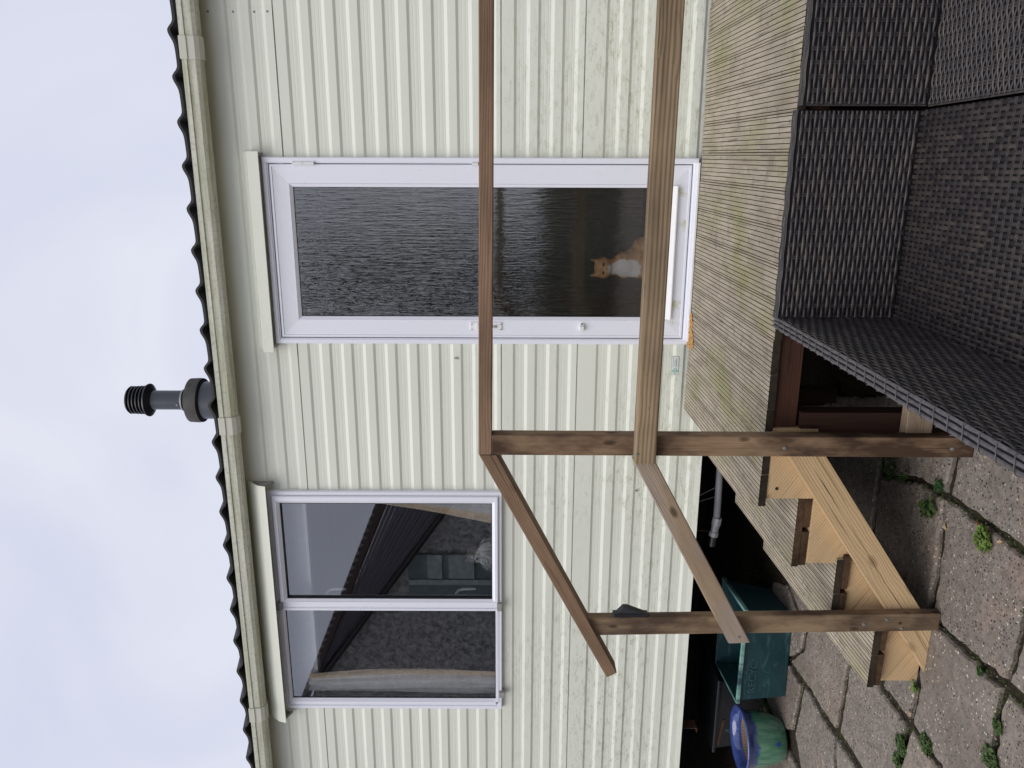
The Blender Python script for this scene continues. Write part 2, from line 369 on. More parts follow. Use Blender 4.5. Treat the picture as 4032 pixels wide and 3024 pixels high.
def screw(parent, p, r=.006, hexh=False, mat='steel'):
    b = MB(); n = 6 if hexh else 12
    vs = [(p[0]+r*math.cos(2*math.pi*k/n), p[1], p[2]+r*math.sin(2*math.pi*k/n)) for k in range(n)]
    vs += [(p[0]+r*.8*math.cos(2*math.pi*k/n), p[1]-.003, p[2]+r*.8*math.sin(2*math.pi*k/n)) for k in range(n)]
    b.add(vs, [tuple(range(n, 2*n))]+[(k, (k+1) % n, (k+1) % n+n, k+n) for k in range(n)])
    b.box(p[0]-r*.5, p[0]+r*.5, p[1]-.0034, p[1]-.0029, p[2]-r*.1, p[2]+r*.1)
    return b.build('screw', M[mat], parent)

def text_mesh(name, txt, size, M4, mat, parent, depth=.0006):
    c = bpy.data.curves.new(name, 'FONT'); c.body = txt; c.size = size; c.extrude = depth; c.align_x = 'CENTER'; c.align_y = 'CENTER'
    t = bpy.data.objects.new(name+'_tmp', c); COL.objects.link(t); dg = bpy.context.evaluated_depsgraph_get()
    me = bpy.data.meshes.new_from_object(t.evaluated_get(dg)); bpy.data.objects.remove(t)
    me.materials.clear(); me.materials.append(mat)
    return link(name, me, M4, parent)

# ================================================================== SETTING: ground and paving
b = MB(); b.add([(-40, -40, -.022), (40, -40, -.022), (40, 40, -.022), (-40, 40, -.022)], [(0, 1, 2, 3)])
tag(b.build('ground', M['soil'], origin=(0, 0, -.022)), kind='structure')
SL = [  # slab outlines surveyed from the photograph (photo pixels of points lying on the ground)
 [(3720,1966),(3927,2110),(4060,2222),(4032,2378),(3998,2520),(3957,2684),(3830,2580),(3705,2465),(3668,2392),(3690,2272),(3707,2127)],
 [(3760,1838),(3800,1600),(4300,1450),(4330,2280),(4072,2205),(3932,2092),(3740,1950)],
 [(3500,1560),(3475,1857),(3609,1880),(3715,1942),(3738,1838),(3780,1590)],
 [(3462,1878),(3605,1896),(3706,1966),(3692,2127),(3676,2272),(3652,2396),(3610,2470),(3400,2440),(3437,2093)],
 [(3488,1560),(3450,1871),(3425,2093),(3385,2420),(3240,2400),(3250,1990),(3270,1560)],
 [(3690,2472),(3800,2576),(3935,2708),(3915,2800),(3888,3024),(3860,3300),(3780,3300),(3706,3024),(3594,2850),(3618,2700),(3618,2580),(3655,2408)],
 [(3962,2735),(4240,2990),(4260,3300),(3890,3300),(3912,3024),(3938,2820)],
 [(3975,2690),(4012,2560),(4048,2384),(4090,2250),(4500,2420),(4500,3150),(4210,2915)],
 [(3474,2700),(3500,2640),(3606,2640),(3604,2700),(3576,2830)],
 [(3345,2618),(3304,2880),(3385,3012),(3480,3300),(3500,3300),(3520,3024),(3562,2858),(3460,2712),(3402,2560)],
 [(3588,2876),(3682,3012),(3760,3300),(3545,3300),(3545,3020)],
 [(3112,2606),(3150,2660),(3284,2872),(3330,2618),(3388,2560),(3330,2440),(3175,2480),(3165,2560)],
 [(3294,2912),(3366,3024),(3450,3300),(3300,3300),(3293,3024)],
 [(3166,2704),(3278,2898),(3276,3024),(3280,3300),(3215,3300),(3150,3024),(3128,2886)],
 [(3098,2616),(3150,2700),(3112,2872),(3074,2880),(3012,2747),(3020,2600)],
 [(2978,2765),(3000,2760),(3062,2890),(3138,3024),(3200,3300),(3000,3300),(2962,3024),(2966,2850)],
 [(3041,2290),(3092,2300),(3160,2486),(3152,2556),(3100,2590),(3010,2590),(3005,2500)],
 [(3047,2210),(3250,2210),(3330,2430),(3168,2474),(3098,2290)],
 [(3060,1990),(3240,1990),(3235,2200),(3052,2200)],
 [(3090,1600),(3255,1590),(3240,1980),(3070,1980)],
]
random.seed(4)
pv = MB()
def slab(pts, j=.004, z=0.):
    c = sum(pts, Vector())/len(pts); ring = []
    for i, p in enumerate(pts):
        q = pts[(i+1) % len(pts)]; L = (q-p).length; n = max(2, int(L/.022)); nr = Vector((-(q-p).y, (q-p).x, 0)).normalized()
        for k in range(n):
            t = k/n; a = p.lerp(q, t)
            ring.append(a+nr*(noise.noise(a*9)*.009+noise.noise(a*38)*.009+noise.noise(a*110)*.005))
    n = len(ring); tilt = Vector((random.uniform(-.004, .004), random.uniform(-.004, .004)))
    zz = z+random.uniform(-.003, .002)
    def top(a): return zz+(a-c).x*tilt.x+(a-c).y*tilt.y
    r0 = [Vector((a.x, a.y, zz-.05)) for a in ring]
    r1 = [Vector((a.x, a.y, top(a)-.009)) for a in ring]
    r2 = [Vector(((a+(c-a).normalized()*.006).x, (a+(c-a).normalized()*.006).y, top(a)-.002)) for a in ring]
    r3 = [Vector(((a+(c-a).normalized()*.010).x, (a+(c-a).normalized()*.010).y, top(a))) for a in ring]
    fs = []
    for k in range(3): fs += [(k*n+i, k*n+(i+1) % n, (k+1)*n+(i+1) % n, (k+1)*n+i) for i in range(n)]
    fs.append(tuple(range(3*n, 4*n)))
    pv.add(r0+r1+r2+r3, fs)
for poly in SL:
    pts = [on(2, 0, *p) for p in poly]
    c = sum(pts, Vector())/len(pts)
    slab([p+(c-p).normalized()*.004 for p in pts])
x = -7.0      # plain irregular slabs beyond the frame
while x < 4:
    y = -7.5
    while y < -2.55 if x > -3.7 else y < -.1:
        wv = .6
        if y+wv < -2.5 or x < -3.75:
            pts = [Vector((x+random.uniform(.01, .05), y+random.uniform(.01, .05), 0)), Vector((x+wv-random.uniform(.0, .05), y+random.uniform(.01, .05), 0)),
                   Vector((x+wv-random.uniform(0, .05), y+wv-random.uniform(0, .04), 0)), Vector((x+random.uniform(.01, .05), y+wv-random.uniform(0, .04), 0))]
            if not (y+wv > -2.62 and x > -3.8): slab(pts)
        y += wv
    x += .6
tag(pv.build('paving', M['slab'], origin=(0, 0, 0)), kind='structure')

# ================================================================== MOBILE HOME
home = thing('mobile_home', 'cream mobile home with ribbed metal cladding, white glazed door and double window', 'mobile home', (-1.2, 1.5, .5))
# cladding profile: (z, depth) with folded ribs; depth>0 recessed
ribs = []
for zt, n_ in ((2.816, 2), (2.550, 9), (1.522, 3), (1.106, 5)):
    for k in range(n_): ribs.append(zt-k*.1095+(.0 if n_ != 9 else 0))
prof = [(3.02, 0.), (2.93, 0.)]
for zt in sorted(ribs, reverse=True):
    if zt < .60: continue
    prof += [(zt+.007, 0.), (zt-.005, .0064), (zt-.019, .0064), (zt-.0225, .0069), (zt-.026, .0064), (zt-.036, .0064), (zt-.0395, .0069), (zt-.043, .0064), (zt-.050, .0064), (zt-.066, 0.)]
joints = [2.607, 1.588, 1.208]
for z in joints: prof += [(z+.0015, -.001), (z+.0010, .009), (z-.0030, .009), (z-.0035, 0.0)]
prof.append((.575, 0.)); prof.append((.545, -.004)); prof.append((.543, .02))
prof = [p for p in prof if not any(abs(p[0]-z) < .0045 and p[1] == 0. for z in joints)] 
prof += [(z-.004, 0.) for z in joints]
prof.sort(key=lambda p: -p[0])
DX0, DX1, DZ0, DZ1 = -.831, .054, .664, 2.701
WX0, WX1, WZ0, WZ1 = -2.962, -1.626, 1.584, 2.82
def depth_at(z):
    for (za, da), (zb, db) in zip(prof, prof[1:]):
        if zb <= z <= za: return da+(db-da)*((za-z)/(za-zb) if za > zb else 0)
    return 0
for z in (DZ0+.006, DZ1-.006, WZ0+.006, WZ1-.006): prof.append((z, depth_at(z)))
prof.sort(key=lambda p: -p[0])
xs = [-6.2, -5, -4, -3.4, WX0+.006, WX1-.006, DX0+.006, DX1-.006, .55, 1.2, 2.4, 3.4]
cw = MB(); vs = [(x_, d, z) for x_ in xs for z, d in prof]; npz = len(prof); fs = []
for i in range(len(xs)-1):
    for k in range(npz-1):
        xm = (xs[i]+xs[i+1])/2; zm = (prof[k][0]+prof[k+1][0])/2
        if DX0 < xm < DX1 and DZ0 < zm < DZ1: continue
        if WX0 < xm < WX1 and WZ0 < zm < WZ1: continue
        fs.append((i*npz+k, i*npz+k+1, (i+1)*npz+k+1, (i+1)*npz+k))
cw.add(vs, fs)
clad = cw.build('wall', M['clad'], home, origin=(0, 0, 0), normals=False)
# overlapping upper sheet at the right with its rivets
b = MB(); ux0 = on(1, 0, 800, 28).x
tp = [(z, d) for z, d in prof if z > 2.606]
b.add([(x_, d-.0018, z) for x_ in (ux0-1.6, ux0) for z, d in tp], [(k, k+1, len(tp)+k+1, len(tp)+k) for k in range(len(tp)-1)])
b.add([(ux0, d+e, z) for e in (-.0018, 0.) for z, d in tp], [(k, k+1, len(tp)+k+1, len(tp)+k) for k in range(len(tp)-1)])
up = b.build('overlap_panel', M['clad'], home, origin=(0, 0, 0), normals=False)
for px in (818, 915, 998, 1052):
    p = on(1, -.002, px, 45); screw(up, (p.x, -.0015+depth_at(p.z), p.z), .0055, mat='cap')
b = MB(); p = on(1, 0, 2505, 1932); screw(clad, (p.x, -.0005, p.z), .006)
# small curled paint flake on the wall
p = on(1, -.003, 1796, 1409)
b = MB(); b.add([(p.x-.006, -.001, p.z+.012), (p.x+.004, -.006, p.z+.008), (p.x+.001, -.008, p.z-.004), (p.x-.008, -.002, p.z-.014), (p.x-.004, -.004, p.z)], [(0, 1, 4), (1, 2, 4), (2, 3, 4), (3, 0, 4)])
b.build('paint_flake', M['cap'], clad)
# rest of the shell, floor and inside
b = MB(); b.box(-6.2, 3.4, .03, 2.9, .545, .60); b.build('floor', M['void'], home)
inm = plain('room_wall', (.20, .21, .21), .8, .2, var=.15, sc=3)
b = MB(); b.box(-6.2, 3.4, 2.86, 2.9, .6, 3.0); b.box(-6.2, -6.16, .03, 2.86, .6, 3.0); b.box(3.36, 3.4, .03, 2.86, .6, 3.0)
b.box(-6.2, 3.4, .03, 2.9, 3.0, 3.02)
b.box(-1.28, -1.22, .06, 2.86, .6, 3.0)
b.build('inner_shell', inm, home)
b = MB(); b.box(-5.2, -1.3, 2.30, 2.6, .6, 2.05); b.box(-3.15, -3.1, 2.29, 2.3, .6, 2.05); b.box(-2.9, -1.9, 1.95, 2.2, .6, 1.75)
b.build('cupboard', plain('grey_green_cupboard', (.10, .135, .14), .5), home)
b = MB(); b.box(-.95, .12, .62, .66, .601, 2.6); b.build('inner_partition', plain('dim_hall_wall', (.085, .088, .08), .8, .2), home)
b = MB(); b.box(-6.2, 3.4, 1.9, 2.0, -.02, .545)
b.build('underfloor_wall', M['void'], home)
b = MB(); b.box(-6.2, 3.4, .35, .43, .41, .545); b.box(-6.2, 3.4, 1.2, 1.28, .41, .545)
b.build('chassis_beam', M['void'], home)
p1 = on(1, .05, 2686, 2868); p2 = on(1, .05, 2743, 2870); p3 = on(1, .05, 2748, 2885)
b = MB(); b.box(p1.x-.002, p1.x+.002, .05, .12, p2.z, .56); b.box(p3.x, p1.x+.001, .05, .12, p2.z-.003, p2.z+.001); b.build('angle_bracket', M['rust'], home)

# gutter
gp = [(-.02, 2.99), (-.02, 2.932), (-.045, 2.915), (-.085, 2.903), (-.108, 2.912), (-.117, 2.928), (-.1185, 2.960), (-.1235, 2.963), (-.1235, 2.985), (-.119, 2.985), (-.121, 2.966), (-.11, 2.955), (-.1, 2.92), (-.03, 2.94), (-.026, 2.99)]
def strip(profile, x0, x1, off=0.):
    q = MB(); n = len(profile); q.add([(x_, y, z) for x_ in (x0, x1) for y, z in profile], [(k, (k+1) % n, n+(k+1) % n, n+k) for k in range(n)]+[tuple(range(n)), tuple(range(n, 2*n))[::-1]]); return q
gut = strip(gp, -6.2, 3.4).build('gutter', M['gutter'], home, origin=(0, 0, 2.9))
for xa, xb in ((.464, .559), (-1.279, -1.190), (-2.972, -2.885), (-4.66, -4.57)):
    po = [(-.012, 2.985), (-.014, 2.928), (-.044, 2.909), (-.086, 2.896), (-.113, 2.906), (-.1235, 2.924), (-.1245, 2.954), (-.129, 2.957), (-.129, 2.989), (-.120, 2.992), (-.11, 2.95), (-.09, 2.91), (-.03, 2.938)]
    strip(po, xa, xb).build('gutter_union', M['union'], gut, bevel=.0015)
b = MB(); b.box(-6.2, 3.4, -.012, .02, 2.935, 3.012); b.build('fascia_board', M['void'], home)  # coloured near-black for the shaded gap between gutter and roof

# roof of pressed sheets with a wavy edge
WK = [(0, 1.), (.04, .98), (.09, .88), (.15, .68), (.21, .46), (.28, .28), (.38, .17), (.58, .11), (.74, .09), (.80, .13), (.85, .30), (.90, .60), (.94, .84), (.975, .97), (1., 1.)]
def wave(u):      # one tile: a rounded roll that falls away in a long shallow pan
    u = (-u) % 1.0
    for (a, p), (b_, q_) in zip(WK, WK[1:]):
        if a <= u <= b_:
            return p+(q_-p)*(u-a)/(b_-a)
PER = .1925; SLOPE = math.tan(R(13))
rf = MB(); xs_ = [-6.3+i*PER/16 for i in range(int(9.8/PER*16))]
def rz(x_, y): 
    course = math.floor((y+.07)/.34)
    return 3.004+(y+.07)*SLOPE-((y+.07) % .34)*.05+.036*wave((x_-.50)/PER)
nx = len(xs_)
for c_ in range(9):
    ya, yb = -.07+.34*c_, -.07+.34*(c_+1)
    ang = lambda y_, t: [(x_, y_, (3.0155+(y_+.07)*SLOPE+.030*wave((x_-.59)/PER)+(.012 if y_ == ya else 0)+t)) for x_ in xs_]
    rows = [ang(ya, -.013), ang(ya, 0.), ang(yb, 0.)]
    vs = [p for r_ in rows for p in r_]
    rf.add(vs, [(k*nx+i, k*nx+i+1, (k+1)*nx+i+1, (k+1)*nx+i) for k in range(2) for i in range(nx-1)])
    if c_ == 0: rf.add(rows[0]+[(x_, yb, 3.0+.3*SLOPE) for x_ in xs_], [(i, i+1, nx+i+1, nx+i) for i in range(nx-1)])
roof = rf.build('roof', M['tile'], home, origin=(0, 0, 3), smooth=False)
# flue
FX, FY = -1.241, .35
b = MB(); b.lathe((FX, FY, 0), [(.104, 3.05), (.104, 3.262), (.10, 3.262)]); fl = b.build('flue', M['flue'], home, smooth=True)
e = fl.modifiers.new('e', 'EDGE_SPLIT'); e.split_angle = R(40)
def part(bm, name, mat, parent):
    o = bm.build(name, mat, parent, smooth=True); e = o.modifiers.new('e', 'EDGE_SPLIT'); e.split_angle = R(35); return o
b = MB(); b.lathe((FX, FY, 0), [(.05, 3.31), (.0535, 3.33), (.0535, 3.60), (.04, 3.60)]); part(b, 'flue_pipe', M['flue'], fl)
b = MB(); b.lathe((FX, FY, 0), [(.118, 3.250), (.122, 3.250), (.124, 3.272), (.122, 3.315), (.108, 3.322), (.055, 3.330)]); part(b, 'collar', M['flash'], fl)
b = MB(); b.lathe((FX, FY, 0), [(.10, 3.238), (.112, 3.245), (.118, 3.26), (.06, 3.27)]); part(b, 'collar_seal', M['flued'], fl)
b = MB(); b.lathe((FX, FY, 0), [(.055, 3.352), (.064, 3.352), (.060, 3.362), (.0535, 3.364)]); part(b, 'pipe_ring', M['pipe'], fl)
b = MB(); b.lathe((FX, FY, 0), [(.0535, 3.525), (.060, 3.530), (.092, 3.548), (.090, 3.556), (.064, 3.562), (.064, 3.655)])
for k in range(4):
    z = 3.574+k*.0195; b.lathe((FX, FY, 0), [(.064, z-.004), (.0805-.001*k, z-.001), (.080-.001*k, z+.005), (.064, z+.004)])
b.lathe((FX, FY, 0), [(.064, 3.648), (.078, 3.650), (.070, 3.660), (.04, 3.667), (.0005, 3.669)])
part(b, 'flue_cap', M['flued'], fl)
b = MB(); b.tube([(FX-.012, FY-.054, 3.378), (FX-.012, FY-.058, 3.378)], .006, 10); b.build('flue_screw', M['pipe'], fl)

# canopies over door and window
def canopy(x0, x1, prof_, name='canopy', flare=.0):
    n = len(prof_); q = MB()
    q.add([(x0-(flare if y < -.03 else 0), y, z) for y, z in prof_]+[(x1+(0 if y < -.03 else 0), y, z) for y, z in prof_], [(k, (k+1) % n, n+(k+1) % n, n+k) for k in range(n)]+[tuple(range(n)), tuple(range(n, 2*n))[::-1]])
    return q.build(name, M['trim'], home, bevel=.001)
ca = canopy(-.862, .079, [(-.001, 2.793), (-.006, 2.793), (-.008, 2.779), (-.058, 2.757), (-.063, 2.705), (-.056, 2.705), (-.052, 2.745), (-.012, 2.755), (-.001, 2.755)], flare=.008)
for x_ in (-.845, .066):
    b = MB(); b.add([(x_-.008, -.002, 2.752), (x_+.008, -.002, 2.752), (x_+.008, -.002, 2.702), (x_-.008, -.002, 2.702), (x_-.008, -.054, 2.752), (x_+.008, -.054, 2.752), (x_+.008, -.050, 2.71), (x_-.008, -.05, 2.71)], [(0, 1, 2, 3), (4, 5, 1, 0), (0, 3, 7, 4), (1, 2, 6, 5), (4, 7, 6, 5), (3, 2, 6, 7)])
    b.build('end_plate', M['cap'], ca, bevel=.001)
cb = canopy(-3.010, -1.575, [(-.001, 2.938), (-.006, 2.938), (-.012, 2.925), (-.070, 2.845), (-.082, 2.803), (-.077, 2.803), (-.065, 2.84), (-.008, 2.905)], flare=.004)
for x_ in (-3.002, -1.583):
    b = MB(); b.add([(x_-.006, -.002, 2.89), (x_+.006, -.002, 2.89), (x_+.006, -.002, 2.785), (x_-.006, -.002, 2.785), (x_-.006, -.07, 2.822), (x_+.006, -.07, 2.822), (x_+.006, -.05, 2.805), (x_-.006, -.05, 2.805)], [(0, 1, 2, 3), (4, 5, 1, 0), (0, 3, 7, 4), (1, 2, 6, 5), (4, 7, 6, 5), (3, 2, 6, 7)])
    b.build('end_plate', M['cap'], cb, bevel=.001)

# ---- glass materials
def clear_glass():
    a = N('window_glass'); a.n.remove(a.b)
    o = a.n['Material Output']; tr = a.n.new('ShaderNodeBsdfTransparent'); tr.inputs[0].default_value = (.97, .985, .98, 1)
    gl = a.n.new('ShaderNodeBsdfGlossy'); gl.inputs['Roughness'].default_value = .004; gl.inputs[0].default_value = (.93, .96, 1, 1)
    fr = a.n.new('ShaderNodeFresnel'); fr.inputs[0].default_value = 1.5
    mxs = a.n.new('ShaderNodeMixShader'); a.L(a.math('MAXIMUM', fr.outputs[0], a.math('MINIMUM', a.math('MULTIPLY', fr.outputs[0], 4.9), .27)), mxs.inputs[0])
    a.L(tr.outputs[0], mxs.inputs[1]); a.L(gl.outputs[0], mxs.inputs[2]); a.L(mxs.outputs[0], o.inputs['Surface']); return a.m
def reeded_glass():
    a = N('streaky_obscured_glass'); a.n.remove(a.b); o = a.n['Material Output']
    v = a.map((85, 1, 5)); h1 = a.noise(v, 1., 3, .6, .15); h2 = a.noise(a.map((170, 1, 14)), 1., 2)
    h = a.math('ADD', h1, a.math('MULTIPLY', h2, .4))
    bp = a.n.new('ShaderNodeBump'); bp.inputs['Strength'].default_value = 1.; bp.inputs['Distance'].default_value = .0011; a.L(h, bp.inputs['Height'])
    bq = a.n.new('ShaderNodeBump'); bq.inputs['Strength'].default_value = 1.; bq.inputs['Distance'].default_value = .010; a.L(h, bq.inputs['Height'])
    rf_ = a.n.new('ShaderNodeBsdfRefraction'); rf_.inputs['IOR'].default_value = 1.07; rf_.inputs['Roughness'].default_value = .0
    rf_.inputs[0].default_value = (.96, .97, .95, 1); a.L(bq.outputs[0], rf_.inputs['Normal'])
    tr = a.n.new('ShaderNodeBsdfTransparent'); tr.inputs[0].default_value = (.97, .98, .96, 1)
    m1 = a.n.new('ShaderNodeMixShader'); m1.inputs[0].default_value = .72; a.L(rf_.outputs[0], m1.inputs[1]); a.L(tr.outputs[0], m1.inputs[2])
    gl = a.n.new('ShaderNodeBsdfGlossy'); gl.inputs['Roughness'].default_value = .06; gl.inputs[0].default_value = (1., 1., .98, 1); a.L(bp.outputs[0], gl.inputs['Normal'])
    fr = a.n.new('ShaderNodeFresnel'); fr.inputs[0].default_value = 1.5
    m2 = a.n.new('ShaderNodeMixShader'); a.L(a.math('MAXIMUM', fr.outputs[0], a.math('MINIMUM', a.math('MULTIPLY', fr.outputs[0], 5.2), .27)), m2.inputs[0])
    a.L(m1.outputs[0], m2.inputs[1]); a.L(gl.outputs[0], m2.inputs[2]); a.L(m2.outputs[0], o.inputs['Surface']); return a.m
M['glass'] = clear_glass(); M['reed'] = reeded_glass()

# ---- door
b = MB(); b.rect_frame(DX0, DX1, DZ0, DZ1, [(0, .01), (0, -.030), (.004, -.034), (.021, -.034), (.024, -.028), (.027, -.028), (.027, .02)])
b.rect_frame(DX0, DX1, DZ0, DZ1, [(.0275, .022), (.0275, .012), (.032, .012)], 1)
door = b.build('door', [M['upvc'], M['gasket']], home, origin=(DX0, 0, DZ0), bevel=0, normals=False)
b = MB()
b.rect_frame(DX0, DX1, DZ0, DZ1, [(.0305, .012), (.0305, -.022), (.034, -.026), (.042, -.027), (.0435, -.0235), (.118, -.0235)], 0, 'rl')
b.rect_frame(DX0, DX1, DZ0, DZ1, [(.0305, .012), (.0305, -.022), (.034, -.026), (.042, -.027), (.0435, -.0235)], 0, 'bt')
b.rect_frame(DX0, DX1, DZ0, DZ1, [(.0435, -.0235), (.118, -.0235)], 1, 'bt')
b.rect_frame(DX0, DX1, DZ0, DZ1, [(.118, -.0235), (.119, -.022), (.120, -.026), (.134, -.016), (.134, .0)], 0)
b.rect_frame(DX0, DX1, DZ0, DZ1, [(.134, -.012), (.1365, -.012), (.1365, .01)], 2)
b.build('door_leaf', [M['upvc'], M['rib'], M['gasket']], door, normals=False)
M['clearback'] = N('pane_back').m; _n = M['clearback'].node_tree; _n.nodes.remove(_n.nodes['Principled BSDF']); _t = _n.nodes.new('ShaderNodeBsdfTransparent'); _n.links.new(_t.outputs[0], _n.nodes['Material Output'].inputs['Surface'])
b = MB(); b.box(DX0+.134, DX1-.134, -.010, -.005, DZ0+.125, DZ1-.134); b.mi = [1, 1, 0, 1, 1, 1]; gl = b.build('door_glass', [M['reed'], M['clearback']], door)
b = MB(); b.box(DX0+.02, DX1-.02, -.062, -.034, DZ0+.001, DZ0+.012); b.add([(x_, y, z) for x_ in (DX0+.125, DX1-.125) for y, z in ((-.0235, DZ0+.128), (-.040, DZ0+.098), (-.040, DZ0+.092), (-.0235, DZ0+.092))], [(0, 1, 5, 4), (1, 2, 6, 5), (2, 3, 7, 6), (0, 3, 2, 1), (4, 5, 6, 7)]); b.build('weather_bar', M['white'], door, bevel=.002)
for (ya, yb, px) in ((1150, 1190, 642), (1192, 1236, 642), (1858, 1882, 646)):
    pa = on(1, -.035, ya, px); pb = on(1, -.035, yb, px)
    b = MB(); b.tube([(pa.x, -.036, pb.z), (pa.x, -.036, pa.z)], .0075, 12); b.build('hinge', M['white'], door)
pa = on(1, -.03, 1850, 1269); pb = on(1, -.03, 1976, 1302)
hp = MB(); hp.box(pb.x, pa.x, -.029, -.0235, pb.z, pa.z); hp = hp.build('handle_plate', M['white'], door, bevel=.002)
for sx, sz in ((1858, 1277), (1858, 1297), (1971, 1277), (1971, 1297)):
    p = on(1, -.029, sx, sz); screw(hp, (p.x, -.029, p.z), .0028, mat='cap')
pc = on(1, -.03, 1885, 1286); b = MB(); b.tube([(pc.x, -.028, pc.z), (pc.x, -.055, pc.z)], .014, 16); b.build('handle_knob', M['white'], door, bevel=.002)
pk = on(1, -.03, 1945, 1286); b = MB(); b.tube([(pk.x, -.028, pk.z+.006), (pk.x, -.035, pk.z-.010)], .006, 10); b.build('lock_cylinder', M['cap'], door)
pa = on(1, -.03, 2276, 1288); pb = on(1, -.03, 2304, 1288)
b = MB(); zc = (pa.z+pb.z)/2; b.prism([(pa.x+.024*math.cos(t)*(.8)+.0, zc+.014*math.sin(t)) for t in [k*math.pi/12 for k in range(24)]], 1, -.034, -.0235)
b.box(pa.x-.018, pa.x+.006, -.044, -.033, zc-.011, zc+.011)
sn = b.build('key_cover', M['white'], door, bevel=.002)
screw(sn, (pa.x+.015, -.034, zc), .0035, mat='gasket')
p = on(1, -.0105, 1215, 1222)     # tiny etched mark in the pane corner
b = MB(); b.rect_frame(p.x-.006, p.x+.006, p.z-.003, p.z+.005, [(0, -.0103), (.0012, -.0103)]); b.box(p.x-.007, p.x+.007, -.0104, -.0102, p.z-.008, p.z-.0065); b.build('etched_mark', M['greyp'], gl)

# ---- window
b = MB(); b.rect_frame(WX0, WX1, WZ0, WZ1, [(0, .01), (0, -.022), (.004, -.026), (.020, -.026), (.023, -.020), (.030, -.020), (.030, .03)])
mx0, mx1 = -2.322, -2.262
b.box(mx0, mx1, -.0245, .03, WZ0+.028, WZ1-.028)
win = b.build('window', M['upvc'], home, origin=(WX0, 0, WZ0), normals=False)
for nm, X0, X1, Z0, Z1, pr in (('opening_sash', mx1-.010, WX1-.022, WZ0+.020, WZ1-.030, .046), ('fixed_light', WX0+.030, mx0-.0005, WZ0+.030, WZ1-.030, .030)):
    b = MB(); t = .036 if nm == 'opening_sash' else .022; yo = -.040 if nm == 'opening_sash' else -.029
    k = (-1.690, -2.254, 1.637, 2.753) if nm == 'opening_sash' else (-2.329, -2.896, 1.620, 2.772)
    # frame from outer rectangle to pane opening
    px0, px1, pz0, pz1 = k[1], k[0], k[2], k[3]
    rows = [(X0, X1, Z0, Z1, .0), (X0, X1, Z0, Z1, yo+.004), (X0+.004, X1-.004, Z0+.004, Z1-.004, yo), (px0-.016, px1+.016, pz0-.016, pz1+.016, yo), (px0-.013, px1+.013, pz0-.013, pz1+.013, yo+.003), (px0, px1, pz0, pz1, yo+.014), (px0, px1, pz0, pz1, .0)]
    vs = [p for (a0, a1, c0, c1, y) in rows for p in ((a0, y, c0), (a1, y, c0), (a1, y, c1), (a0, y, c1))]
    b.add(vs, [(q*4+i, q*4+(i+1) % 4, q*4+4+(i+1) % 4, q*4+4+i) for q in range(6) for i in range(4)])
    b.rect_frame(px0-.0005, px1+.0005, pz0-.0005, pz1+.0005, [(0., yo+.013), (.0035, yo+.013), (.0035, .0)], 1)
    sh = b.build(nm, [M['upvc'], M['gasket']], win, normals=False)
    b = MB(); b.box(px0, px1, -.012, -.008, pz0, pz1); b.mi = [1, 1, 0, 1, 1, 1]; b.build('pane', [M['glass'], M['clearback']], win)
for zz in (WZ0+.012, WZ1-.024):
    b = MB(); b.box(mx0+.002, mx1-.012, -.044, -.020, zz-.012, zz+.014); b.build('mullion_cap', M['cap'], win, bevel=.002)
p = on(1, -.03, 1976, 2732); b = MB(); b.box(p.x-.017, p.x+.017, -.044, .0, p.z-.016, p.z+.016); b.build('corner_stay', M['cap'], win, bevel=.002)
for (sx, sy, L) in ((1288, 2345, .075), (1800, 2345, .085)):     # two white inside catches
    p = on(1, .012, sx, sy)
    b = MB(); b.box(p.x-.004, p.x+.006, .008, .016, p.z-.05, p.z+.05)
    b.tube([(p.x+.002, .02, p.z+.01), (p.x+.016, .04, p.z-.005), (p.x+.020, .045, p.z-.03), (p.x+.022, .045, p.z-.10)], [.008, .008, .009, .0064], 8)
    b.build('window_handle', M['white'], win, bevel=.001)
pz = on(1, .10, 1205, 1985).z
b = MB(); b.box(-3.05, -1.45, .095, .155, pz, pz+.022); b.box(-3.05, -1.45, .11, .15, pz+.022, 2.86)
b.build('pelmet', plain('white_pelmet', (.88, .90, .92), .5, var=.03), win, bevel=.004)
b = MB(); b.box(-2.95, -1.64, .03, .10, 1.560, 1.585); b.build('sill', M['white'], win, bevel=.003)

# curtains: a thing each
def curtain(label, edge, side, nm='curtain'):
    """edge(z)->(x of outer side, x of inner side)"""
    q = MB(); nz, nn = 44, 34; vs = []; vs2 = []
    zt, zb = 2.70, 1.60
    for j in range(nz+1):
        z = zt+(zb-zt)*j/nz; xo, xi = edge((zt-z)/(zt-zb))
        for i in range(nn+1):
            t = i/nn; fold = .012*math.sin(t*19+math.sin(z*3)*1.2)*(1-.5*t)+.006*noise.noise(Vector((t*9, z*7, side)))
            vs.append((xo+(xi-xo)*t, .060+fold+.01*t, z))
    q.add(vs, [(j*(nn+1)+i, j*(nn+1)+i+1, (j+1)*(nn+1)+i+1, (j+1)*(nn+1)+i) for j in range(nz) for i in range(nn)])
    for k in range(len(q.mi)):
        i = k % nn; q.mi[k] = 1 if i >= nn-9 else 0
    o = q.build(nm, [plain('pale_grey_lining', (.93, .92, .93), .85, .1, var=.08, sc=8), plain('tan_curtain_hem', (.90, .72, .52), .85, .1, var=.1, sc=60)], smooth=True, normals=False)
    s = o.modifiers.new('s', 'SOLIDIFY'); s.thickness = .002
    tag(o, label, 'curtain', 'curtains inside the double window')
curtain('narrow pale curtain with tan hem sweeping open at the door side of the window', lambda t: (-1.660, -1.700-.02*t-.14*max(0, t-.15)**1.6-.03*t), 1)
curtain('bunched pale lined curtain with tan hem at the window side above the blue pot', lambda t: (-2.915, -2.805+.02*t+.03*math.sin(t*3)), 2)

